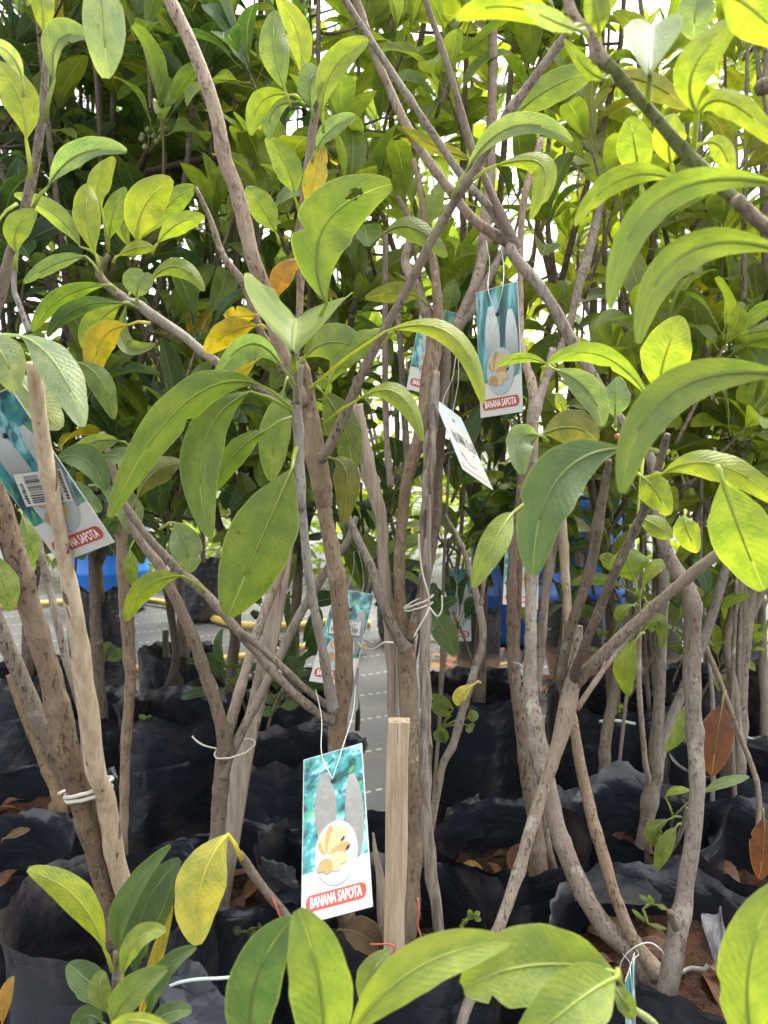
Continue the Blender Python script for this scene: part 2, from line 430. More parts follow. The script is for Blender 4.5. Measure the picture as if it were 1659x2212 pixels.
def leaf_mass(name, items, lib, parent=None, origin=(0, 0, 0), mat=None):
    """items: (position, 3x3 matrix, size, lib index, tint) joined into one mass"""
    Vs, Fs, Us, Ts = [], [], [], []; off = 0
    o0 = np.array(ORI[parent.name] if parent else origin)
    for pos, m3, s, k, tint in items:
        V, Fc, U, _ = lib[k]
        Vs.append(V @ (np.array(m3).T * s) + (np.array(pos) - o0)); Us.append(np.array(U)); Ts.append(np.tile(tint, (len(V), 1)))
        Fs.extend([tuple(i + off for i in f) for f in Fc]); off += len(V)
    V = np.vstack(Vs); me = bpy.data.meshes.new(name)
    me.from_pydata(V.tolist(), [], Fs)
    ul = me.uv_layers.new(name='UVMap'); li = np.zeros(len(me.loops), dtype=np.int32); me.loops.foreach_get('vertex_index', li)
    ul.data.foreach_set('uv', np.vstack(Us).astype(np.float32)[li].ravel())
    at = me.attributes.new('tint', 'FLOAT_COLOR', 'POINT'); at.data.foreach_set('color', np.vstack(Ts).astype(np.float32).ravel())
    me.polygons.foreach_set('use_smooth', [True] * len(me.polygons)); me.materials.append(mat or M['leaf_mass'])
    o = bpy.data.objects.new(name, me); COL.objects.link(o)
    if parent: o.parent = parent
    else: o.location = origin
    return o

def leaf_object(parent, pos, m3, s, k, tint, name='leaf'):
    o = bpy.data.objects.new(name, LIB[k][3]); COL.objects.link(o); o.parent = parent
    mt = m3.to_4x4() @ Matrix.Scale(s, 4); mt.translation = Vector(pos) - ORI[parent.name]
    o.matrix_local = mt; o.color = tint; return o

_ls = [0]
def hero_leaf(tree, q, b, m, t, wd, tint='G', d=.8, dt=None, roll=0, fold=14, under=True, stem=None, hole=None, name='leaf', cut=1.0, nowave=False):
    """one leaf from its base b over the bow m to its tip t, wd wide as seen, roll degrees turned about its length"""
    _ls[0] += 1; rnd = random.Random(_ls[0])
    dt = d if dt is None else dt; sc = OFF[q][2]
    B, T = PQ(q, *b, d), PQ(q, *t, dt)
    # m is a point on the leaf's middle
    mm = (2 * m[0] - .5 * (b[0] + t[0]), 2 * m[1] - .5 * (b[1] + t[1]))
    C = PQ(q, *mm, (d + dt) / 2 - .012)
    nu, nv = (46, 20) if hole else (24, 10)
    true_w = wd * sc * (d + dt) / 2 / F / max(.35, math.cos(R(roll)))
    V, U, Fc = [], [], []; rib = []
    ph = rnd.uniform(0, 6); wv = 0 if nowave else rnd.uniform(.02, .06)
    bites = (rnd.uniform(.25, .9), rnd.uniform(.08, .45), rnd.random() < .5) if rnd.random() < .4 and not nowave else None
    L = (C - B).length + (T - C).length
    for i in range(nu + 1):
        s = i / nu * cut
        c = B * (1 - s) ** 2 + C * 2 * s * (1 - s) + T * s * s
        tg = ((C - B) * (1 - s) + (T - C) * s).normalized()
        vw = (CAM - c).normalized()
        S0 = tg.cross(vw).normalized(); N0 = S0.cross(tg).normalized()
        S = S0 * math.cos(R(roll)) + N0 * math.sin(R(roll)); N = S.cross(tg)
        hw = true_w / 2 * wprof(.012 + s * .976)
        if cut < 1 and i == nu: hw *= .8
        rib.append((c, N, hw, s))
        for j in range(nv + 1):
            v = -1 + 2 * j / nv
            k = 1 + .08 * noise.noise(Vector((s * 7, _ls[0], 3 if v > 0 else 9)))
            sg = -1 if under else 1
            if bites and (v > 0) == bites[2]: k *= 1 - bites[1] * math.exp(-((s - bites[0]) / .028) ** 2)
            lift = abs(v) ** 1.3 * hw * math.tan(R(fold)) * sg + wv * true_w * math.sin(s * 10 + ph + (1.7 if v > 0 else 0)) * v * v
            p = c + S * (v * hw * k) + N * lift
            V.append(p); U.append((s, .5 + .5 * v))
    for i in range(nu):
        for j in range(nv):
            if hole:
                uc, vc = (i + .5) / nu, (j + .5) / nv
                if ((uc - hole[0]) / hole[2]) ** 2 + ((vc - hole[1]) / (hole[2] * 1.9)) ** 2 < 1 + .5 * noise.noise(Vector((uc * 40, vc * 40, 1))): continue
            a = i * (nv + 1) + j
            f = (a, a + 1, a + nv + 2, a + nv + 1)
            Fc.append(f if under else f[::-1])
    # petiole and raised midrib
    if stem is None:
        back = (B - C).normalized(); E = B + back * min(.03, L * .16) - Vector((0, 0, .004))
    else:
        E = PQ(stem[0], stem[1], stem[2], stem[3] if len(stem) > 3 else d + .01)
    r0 = .0013 + .0035 * true_w / .06 * .35
    path = [(*E, r0 * 1.15), (*(E.lerp(B, .55) + Vector((0, 0, .003))), r0)]
    for i in range(0, int(nu * .86), 2):
        c, N, hw, s = rib[i]; path.append((*(c), r0 * .62 * (1 - s) + .0002))
    tv, tf, tu = tube(np.array(path), 5, True)
    o = len(V); V += tv; Fc += [tuple(i + o for i in f) for f in tf]; U += [(.02, .5)] * len(tv)
    ob = mesh_obj(name, V, Fc, M['leaf'], tree, U, True, vary(TINT[tint], rnd, .09))
    return ob

# ------------------------------------------------------------------ stems
_ss = [0]
def stem(tree, part, segs, d0, d1=None, mat='bark', color=(1, 1, 1, 1), sides=12, rough=.17, knots=None):
    """segs: (zone, x, y, width) from the lower end upwards or downwards; d0, d1: metres ahead at either end"""
    _ss[0] += 1; d1 = d0 if d1 is None else d1
    n = len(segs); pts = []
    for i, (q, x, y, wd) in enumerate(segs):
        d = d0 + (d1 - d0) * i / (n - 1); sc = OFF[q][2]
        p = PQ(q, x, y, d); pts.append((*p, .84 * wd * sc * d / F / 2))
    if part in ('trunk', 'root_knob') and pts[0][2] < .42 and pts[0][2] < pts[-1][2]: pts.insert(0, (pts[0][0], pts[0][1] + .004, pts[0][2] - .09, pts[0][3] * 1.12))
    path = catmull(pts, 9)
    if part in ('branch', 'twig', 'leader') and path[0, 3] > path[-1, 3] * .9: path[:6, 3] *= np.linspace(1.22, 1.0, 6)
    L = np.sum(np.linalg.norm(np.diff(path[:, :3], axis=0), axis=1))
    V, Fc, U = tube(path, sides, True, rough, _ss[0], int(L * 26) if knots is None else knots, .12)
    rc = random.Random(_ss[0] * 7); kv, kw_ = rc.uniform(.78, 1.22), rc.uniform(-.05, .12)
    color = (color[0] * kv * (1 - kw_ * .6), color[1] * kv, color[2] * kv * (1 + kw_), rc.choice((.08, .12, .2, .3, .45, .8)))
    o = mesh_obj(part, V, Fc, M[mat], tree, U, True, color)
    return o

# ------------------------------------------------------------------ ground
def build_ground():
    n = 60; xs = np.linspace(-1, 1, n + 1); V = []
    for b in xs:
        for a in xs:
            x = math.copysign(abs(a) ** 2.6, a) * 180; y = math.copysign(abs(b) ** 2.6, b) * 180 + 3
            V.append((x, y, .012 * noise.noise(Vector((x * 1.3, y * 1.3, 0))) if abs(x) < 8 and abs(y) < 14 else 0))
    Fc = [(j * (n + 1) + i, j * (n + 1) + i + 1, (j + 1) * (n + 1) + i + 1, (j + 1) * (n + 1) + i) for j in range(n) for i in range(n)]
    g = mesh_obj('ground', V, Fc, M['mat']); tag(g, 'grey woven weed mat covering the nursery ground', 'ground', kind='structure')
build_ground()

# ------------------------------------------------------------------ grow bags
LITTER = []; BAGS = {}
def bag(key, dx, d, label, rad=.135, H=.285, seed=1, rim=(.022, .055), fold=(.05, .6), mat='bag', soil=True, lit=9, sink=0.06):
    rnd = random.Random(seed); cx, cy = X(dx, d), d * math.cos(PITCH)
    root = thing('grow_bag', (cx, cy, 0), label, 'grow bag', 'black plastic grow bags on the weed mat')
    n = 84; nh = 22; nr = 9; V, U = [], []
    ox = seed * 3.7
    for i in range(nh + 1):
        h = i / nh
        for k in range(n):
            a = 2 * math.pi * k / n; ca, sa = math.cos(a), math.sin(a)
            r = rad * (1 + .05 * noise.noise(Vector((ca * 1.3 + ox, sa * 1.3, h * .8))) + .022 * (abs(ca) ** 6 + abs(sa) ** 6))
            r += .004 * noise.noise(Vector((ca * 2.2 + ox, sa * 2.2, h * 13))) + .002 * noise.noise(Vector((ca * 6 + ox, sa * 6, h * 26)))
            r *= 1 - .16 * (1 - h) ** 6 * (1 if h < .2 else .4)
            V.append((cx + r * ca, cy + r * sa, .012 + h * H))
    for i in range(1, nr + 1):
        s = i / nr
        for k in range(n):
            a = 2 * math.pi * k / n; ca, sa = math.cos(a), math.sin(a)
            bx, by, bz = V[nh * n + k]
            Lr = rim[0] + (rim[1] - rim[0]) * (.5 + .75 * noise.noise(Vector((ca * 1.7 + ox, sa * 1.7, 5)))) + .012 * noise.noise(Vector((ca * 7 + ox, sa * 7, 2)))
            Lr = max(.012, Lr)
            phi = fold[0] + (fold[1] - fold[0]) * max(0, min(1.4, .5 + 1.5 * noise.noise(Vector((ca * 1.2 + ox, sa * 1.2, 11)))))
            phi = max(.05, phi)
            dr = Lr * (1 - math.cos(phi * s)) / phi; dz = Lr * math.sin(phi * s) / phi
            cr = .010 * s * noise.noise(Vector((ca * 5 + ox, sa * 5, 21 + s))) + .010 * s * noise.noise(Vector((ca * 2.4 + ox, sa * 2.4, 31)))
            V.append((bx + (dr + cr) * ca, by + (dr + cr) * sa, bz + dz))
    rows = nh + nr
    Fc = [(i * n + k, i * n + (k + 1) % n, (i + 1) * n + (k + 1) % n, (i + 1) * n + k) for i in range(rows) for k in range(n)]
    Fc.append(tuple(range(n - 1, -1, -1)))
    mesh_obj('sleeve', V, Fc, M[mat], root)
    zs = H - .012 - sink
    if soil:
        V, Fc = [(cx, cy, zs + .012)], []; m = 11
        for i in range(1, m + 1):
            for k in range(40):
                a = 2 * math.pi * k / 40; r = rad * .985 * i / m
                z = zs + .02 * noise.noise(Vector((r * math.cos(a) * 22 + ox, r * math.sin(a) * 22, 0))) + .010 * noise.noise(Vector((r * math.cos(a) * 75 + ox, r * math.sin(a) * 75, 3))) * 1.6 + .01 * (1 - i / m)
                V.append((cx + r * math.cos(a), cy + r * math.sin(a), z))
        for k in range(40): Fc.append((0, 1 + k, 1 + (k + 1) % 40))
        for i in range(m - 1):
            for k in range(40):
                a = 1 + i * 40 + k; b = 1 + i * 40 + (k + 1) % 40; Fc.append((a, a + 40, b + 40, b))
        mesh_obj('soil', V, Fc, M['soil'], root)
        for _ in range(int(lit * .7)):
            a = rnd.uniform(0, 6.28); r = rad * rnd.uniform(.1, .85)
            LITTER.append((cx + r * math.cos(a), cy + r * math.sin(a), zs + rnd.uniform(.010, .024), rnd.random()))
    BAGS[key] = Vector((cx, cy, zs)); return root

BAG_LIST = [
    ('A', 235, 1.02, 'black grow bag with a folded-out rim under the thick tied trunks', dict(seed=1, fold=(.02, .5), rad=.135, rim=(.05, .09), sink=.12)),
    ('A2', 75, 1.50, 'black grow bag with bare red soil and a mossy stump', dict(seed=2, lit=14, rad=.145, rim=(.006, .02), sink=.035)),
    ('A3', -60, 1.2, 'black grow bag cut off by the picture edge below the tilted tag', dict(seed=3)),
    ('L3', 372, 1.86, 'smooth shiny black grow bag between the thin sapling and the forked sapling', dict(seed=4, H=.33)),
    ('B', 488, 1.20, 'black grow bag holding the forked sapling and its flat stake', dict(seed=5, lit=16, rim=(.006, .03))),
    ('L5', 640, 1.62, 'black grow bag in shade behind the lowest fruit tag', dict(seed=6, H=.31, lit=8)),
    ('DD', 735, 1.22, 'black grow bag holding the middle sapling behind the lowest fruit tag', dict(seed=7, lit=14)),
    ('E', 890, 1.04, 'black grow bag around the square cut stake', dict(seed=8, lit=12, rad=.125, rim=(.03, .07), sink=.05)),
    ('F', 1110, 1.30, 'black grow bag with a long straight rim under the flaking trunk', dict(seed=9, lit=14, fold=(.05, .4), rim=(.006, .03))),
    ('R8', 1030, 2.02, 'wrinkled black grow bag with a torn grey flap', dict(seed=10, H=.34, rad=.15)),
    ('R9', 1320, 1.95, 'black grow bag with curved creases behind the leaning saplings', dict(seed=11, H=.33, rad=.155)),
    ('J', 1400, 1.36, 'black grow bag holding the knobbly twin stemmed sapling', dict(seed=12, fold=(.2, 1.6), lit=9, rim=(.02, .08))),
    ('G', 1465, 1.00, 'black grow bag with pale root bits at the foot of the curved trunk', dict(seed=13, fold=(.1, .9), lit=14, rad=.15, sink=.02)),
    ('R12', 1650, 1.24, 'black grow bag with round leaved seedlings in its soil', dict(seed=14, lit=5)),
    ('R13', 1600, 1.66, 'black grow bag around the swollen grafted trunk at the right', dict(seed=15, lit=6, fold=(.4, 1.9))),
    ('R14', 1500, 2.15, 'black grow bag far behind the hanging brown leaf', dict(seed=16, H=.33)),
    ('R15', 1690, 2.2, 'black grow bag by the right picture edge in the back row', dict(seed=17, H=.33)),
    ('L14', 382, 2.55, 'small black grow bag around a dark stump beside the hose', dict(seed=18, H=.30, rad=.13, rim=(.03, .06))),
    ('L15', 215, 3.15, 'tall black grow bag with an open mouth in front of the hose', dict(seed=19, H=.37, rad=.13, rim=(.05, .12), fold=(.02, .3))),
    ('L16', 640, 2.05, 'black grow bag in the second row left of the barcode tag', dict(seed=20, H=.31)),
    ('L17', 55, 2.2, 'black grow bag in the second row behind the thickest trunk', dict(seed=21, H=.33)),
    ('L19', 500, 2.15, 'black grow bag in the second row behind the tied fork', dict(seed=22, H=.29)),
    ('L20', 200, 1.95, 'black grow bag squeezed behind the weathered round stake', dict(seed=27, H=.30)),
    ('K1', 1035, 3.3, 'short muddy grow bag standing alone on the open mat', dict(seed=23, H=.30, rad=.095, mat='bag_mud', rim=(.02, .05), fold=(.02, .2))),
    ('K2', 1245, 3.45, 'muddy brown grow bag behind the leaf heap', dict(seed=24, H=.32, rad=.13, mat='bag_mud', rim=(.02, .05), fold=(.02, .3))),
    ('K3', 1415, 3.3, 'black and brown grow bag right of the leaf heap', dict(seed=25, H=.32, rad=.12, mat='bag_mud', rim=(.02, .05), fold=(.02, .3))),
    ('K4', 440, 4.9, 'grey black grow bag beyond the yellow hose', dict(seed=26, H=.34, rad=.13, rim=(.03, .06), fold=(.02, .3))),
    ('K5', 860, 4.3, 'far grow bag half hidden behind the tied middle trunk', dict(seed=28, H=.34, rad=.12, rim=(.03, .06), fold=(.02, .3))),
    ('NB', 845, .56, 'black grow bag of the near low sapling at the bottom edge', dict(seed=31, sink=.0)),
    ('NR', 2500, .62, 'black grow bag of the near sapling reaching in from the right', dict(seed=32, sink=.0)),
    ('NL', 272, .70, 'black grow bag of the low young sapling in the lower left', dict(seed=33, rad=.10, sink=.0)),
    ('K6', 1590, 3.4, 'far grow bag behind the thin stems at the right', dict(seed=29, H=.34, rad=.13, rim=(.03, .06), fold=(.02, .3))),
]
for key, dx, d, lab, kw in BAG_LIST: bag(key, dx, d, lab, **kw)

# ------------------------------------------------------------------ the saplings one can trace
def sapling(key, dx, d, label):
    b = BAGS.get(key)
    loc = Vector((X(dx, d), d, b.z if b else .27))
    return thing('sapota_sapling', loc, label, 'sapling', 'sapota saplings in grow bags')

A = sapling('A', 250, .98, 'thick grey sapling of three tied trunks at the left')
C = sapling('A2', 268, 1.32, 'thin straight knotted sapling right of the thick tied trunks')
B = sapling('B', 475, 1.15, 'forked sapling bound to a flat stake with a twist of string')
DT = sapling('DD', 735, 1.12, 'middle sapling with large drooping spotted leaves and a long pale leader')
E = sapling('E', 880, 1.08, 'grey trunked sapling tied with white string to a black streaked stick')
FT = sapling('F', 1165, 1.27, 'upright sapling with flaking yellow bark at its foot')
G = sapling('G', 1430, .98, 'sapling whose smooth trunk curves up from the lower right')
XT = sapling('F', 1010, .93, 'leaning sapling whose bare arms spread from one crossing point')
H = sapling('G', 1440, .93, 'straight smooth sapling with a cut stub near its foot')
J = sapling('J', 1385, 1.3, 'twin stemmed sapling with a knobbly foot in front of the creased bag')
K = sapling('J', 1420, 1.5, 'slim young sapling with a whorl of small fresh leaves')
NR = thing('sapota_sapling', (1.15, .55, .27), 'near sapling reaching in from the right with big arched leaves', 'sapling', 'sapota saplings in grow bags')
NB = thing('sapota_sapling', (-.02, .50, .27), 'near low sapling with broad fresh leaves along the bottom edge', 'sapling', 'sapota saplings in grow bags')
NL = thing('sapota_sapling', (X(250, .70), .70, .27), 'low young sapling with glossy leaves in the lower left', 'sapling', 'sapota saplings in grow bags')

gy, tn, pk = (1, 1, 1, 1), (1.0, .93, .84, 1), (1.12, 1.04, .98, 1)
# A: tied trunks
stem(A, 'trunk', [(7, 510, 1010, 70), (7, 480, 700, 80), (7, 430, 440, 95), (7, 385, 260, 115), (7, 330, 60, 125), (5, 300, 1060, 122), (5, 240, 800, 120), (5, 170, 550, 115), (5, 100, 300, 110), (5, 20, 20, 105), (3, -60, 900, 95)], .98, .78, color=(.80, .72, .63, 1))
stem(A, 'trunk', [(7, 330, 150, 70), (5, 230, 1050, 78), (5, 150, 860, 80), (5, 60, 640, 74), (5, -20, 450, 70), (5, -110, 200, 60)], .96, .86, color=tn)
stem(A, 'branch', [(7, 360, 60, 40), (5, 360, 900, 42), (5, 290, 650, 40), (5, 230, 400, 38), (5, 175, 170, 36), (3, 130, 1060, 30), (3, 80, 840, 24)], 1.0, .98, color=pk)
stem(A, 'branch', [(3, -60, 340, 55), (3, 0, 180, 52), (3, 40, 0, 46), (1, 80, 1000, 45), (1, 130, 800, 45), (1, 175, 560, 44), (1, 205, 205, 34), (1, 190, 140, 18)], .80, .72, color=gy)
stem(A, 'branch', [(3, 130, 330, 30), (3, 80, 200, 30), (3, 60, 130, 26), (1, 70, 1060, 20)], 1.2, 1.2, color=gy)
for a in [
    (1, (190, 150), (186, 20), (185, -90), 92, 'Y', .72, None, 0, 8, True, (1, 192, 215)),
    (1, (430, -190), (448, 70), (458, 338), 175, 'p', .64, None, 0, 10, True),
    (1, (235, 345), (255, 170), (395, 165), 100, 'P', .72, None, 35, 25, False, (1, 190, 530)),
    (1, (112, 600), (85, 420), (-30, 270), 150, 'Y', .70, None, 0, 10, True, (1, 135, 770)),
    (1, (95, 345), (50, 240), (-60, 170), 66, 'p', .68, None, 20, 10, False),
    (1, (205, 810), (345, 665), (548, 655), 95, 'P', .74, .70, 30, 20, False, (1, 140, 900)),
    (1, (75, 1095), (72, 985), (158, 912), 105, 'y', .72, None, 10, 10, True, (3, 60, 60)),
    (1, (-10, 960), (-60, 860), (-140, 800), 60, 'y', .72, None, 0, 10, True, (1, 75, 880)),
    (3, (85, 345), (245, 470), (355, 738), 160, 'p', .66, .62, 10, 12, True, (3, -60, 370)),
    (3, (-90, 370), (10, 420), (60, 590), 165, 'p', .64, None, 10, 10, True),
    (3, (40, 480), (150, 620), (265, 745), 165, 'p', .72, None, 10, 10, True),
    (3, (330, 460), (430, 530), (492, 705), 100, 'G', .90, None, 15, 18, True, (3, 250, 430)),
    (5, (95, 10), (125, 110), (140, 235), 80, 'g', .90, None, 0, 10, True),
    (5, (-40, 180), (20, 300), (40, 430), 110, 'g', .80, None, 0, 10, True),
]: hero_leaf(A, *a)

# C
stem(C, 'trunk', [(7, 535, 420, 42), (7, 540, 0, 50), (5, 545, 950, 55), (5, 562, 750, 55), (5, 556, 600, 62), (5, 548, 480, 62), (5, 532, 300, 58), (5, 520, 30, 55), (3, 510, 1000, 40), (3, 440, 760, 30)], 1.32, 1.25, color=tn, knots=16)
for a in [
    (3, (520, 800), (420, 800), (300, 855), 80, 'P', 1.2, None, 30, 20, False),
    (3, (240, 880), (370, 880), (455, 1015), 120, 'd', 1.15, None, 20, 22, False),
    (3, (590, 1050), (670, 930), (788, 895), 110, 'O', 1.15, None, 20, 20, True),
    (3, (450, 860), (560, 890), (640, 990), 110, 'P', 1.2, None, 20, 20, False),
    (3, (250, 960), (330, 1040), (440, 1100), 110, 'P', 1.18, None, 20, 20, False),
    (3, (430, 1000), (540, 1080), (560, 1200), 120, 'P', 1.22, None, 20, 20, False),
    (5, (530, 30), (470, 60), (440, 150), 70, 'd', 1.25, None, 20, 20, False),
    (5, (560, 160), (570, 230), (575, 320), 60, 'y', 1.22, None, 20, 20, True, (5, 600, 100)),
]: hero_leaf(C, *a)

# B: fork and its stake
stem(B, 'trunk', [(7, 920, 760, 85), (7, 935, 420, 80), (7, 945, 200, 78), (5, 962, 1100, 82), (5, 966, 1000, 76), (5, 950, 900, 66), (5, 890, 700, 65), (5, 830, 530, 60), (5, 740, 340, 56), (5, 680, 220, 55), (5, 600, 110, 50), (3, 540, 1100, 40)], 1.15, 1.08, color=pk)
stem(B, 'branch', [(5, 978, 1000, 52), (5, 1000, 900, 52), (5, 1050, 720, 50), (5, 1110, 520, 48), (5, 1180, 340, 45), (5, 1230, 200, 38), (5, 1275, -60, 30)], 1.14, 1.2, color=pk)
stem(B, 'branch', [(5, 962, 1150, 40), (5, 990, 1070, 44), (5, 1050, 940, 46), (5, 1120, 800, 46), (5, 1200, 640, 45), (5, 1280, 470, 45), (5, 1400, 270, 45), (5, 1500, 130, 40), (5, 1540, 20, 30)], 1.125, 1.16, color=gy)

# D
stem(DT, 'trunk', [(7, 1500, 760, 100), (7, 1480, 300, 95), (5, 1460, 1040, 92), (5, 1462, 900, 97), (5, 1490, 700, 92), (5, 1472, 450, 86), (5, 1450, 250, 82), (5, 1405, 0, 78), (3, 1395, 1040, 90), (3, 1370, 880, 112), (3, 1350, 720, 88), (3, 1318, 520, 66), (3, 1295, 440, 46)], 1.12, 1.02, color=(.92, .82, .72, 1), knots=18)
stem(DT, 'leader', [(3, 1320, 640, 56), (3, 1265, 520, 62), (3, 1225, 420, 66), (3, 1190, 330, 70), (3, 1140, 140, 75), (1, 1090, 1106, 75), (1, 1030, 850, 76), (1, 970, 680, 74), (1, 930, 480, 71), (1, 830, 200, 68), (1, 735, 0, 65), (1, 680, -120, 60)], 1.03, .86, color=(1.22, 1.12, 1.06, 1), knots=5, rough=.04)
stem(DT, 'branch', [(5, 1440, 860, 52), (5, 1410, 680, 50), (5, 1370, 480, 46), (5, 1330, 250, 45), (5, 1305, 0, 46), (3, 1300, 1060, 50), (3, 1292, 800, 56), (3, 1284, 640, 52), (3, 1300, 470, 30)], 1.06, .94, color=gy)
stem(DT, 'branch', [(3, 1380, 870, 55), (3, 1412, 850, 54), (3, 1480, 700, 50), (3, 1560, 520, 48), (3, 1659, 320, 47), (4, 100, 140, 46), (2, 200, 1050, 47), (2, 310, 860, 46), (2, 400, 720, 46), (2, 480, 580, 45), (2, 600, 400, 45), (2, 760, 190, 44), (2, 830, 90, 36)], 1.04, .80, color=(1.05, 1.02, 1.0, 1))
stem(DT, 'branch', [(5, 1430, 900, 46), (5, 1390, 880, 44), (5, 1310, 820, 44), (5, 1180, 690, 44), (5, 1040, 525, 46), (5, 900, 365, 46), (5, 760, 240, 45), (5, 640, 110, 42), (5, 560, 0, 40), (3, 500, 1010, 26)], 1.08, .95, color=pk)
stem(DT, 'branch', [(5, 1430, 850, 36), (5, 1330, 770, 36), (5, 1200, 650, 34), (5, 1100, 560, 30), (5, 1030, 505, 22)], 1.09, 1.0, color=gy)
stem(DT, 'branch', [(3, 1260, 650, 40), (3, 1140, 580, 40), (3, 1060, 530, 40), (3, 910, 440, 45), (3, 800, 350, 48), (3, 650, 250, 55), (3, 600, 210, 48), (3, 540, 190, 45), (3, 430, 80, 40), (1, 470, 1100, 20)], 1.02, .98, color=(1.05, 1.03, 1.0, 1))
stem(DT, 'branch', [(3, 1230, 500, 46), (3, 1180, 400, 42), (3, 1130, 330, 40), (3, 1050, 120, 38), (3, 965, 0, 34), (1, 905, 940, 28), (1, 845, 810, 20)], 1.03, 1.0, mat='bark_dark', color=gy)
stem(DT, 'twig', [(3, 1285, 640, 26), (3, 1275, 450, 20), (3, 1262, 330, 17), (3, 1256, 250, 12)], .92, .86, color=(.9, 1, .7, 1), knots=0)
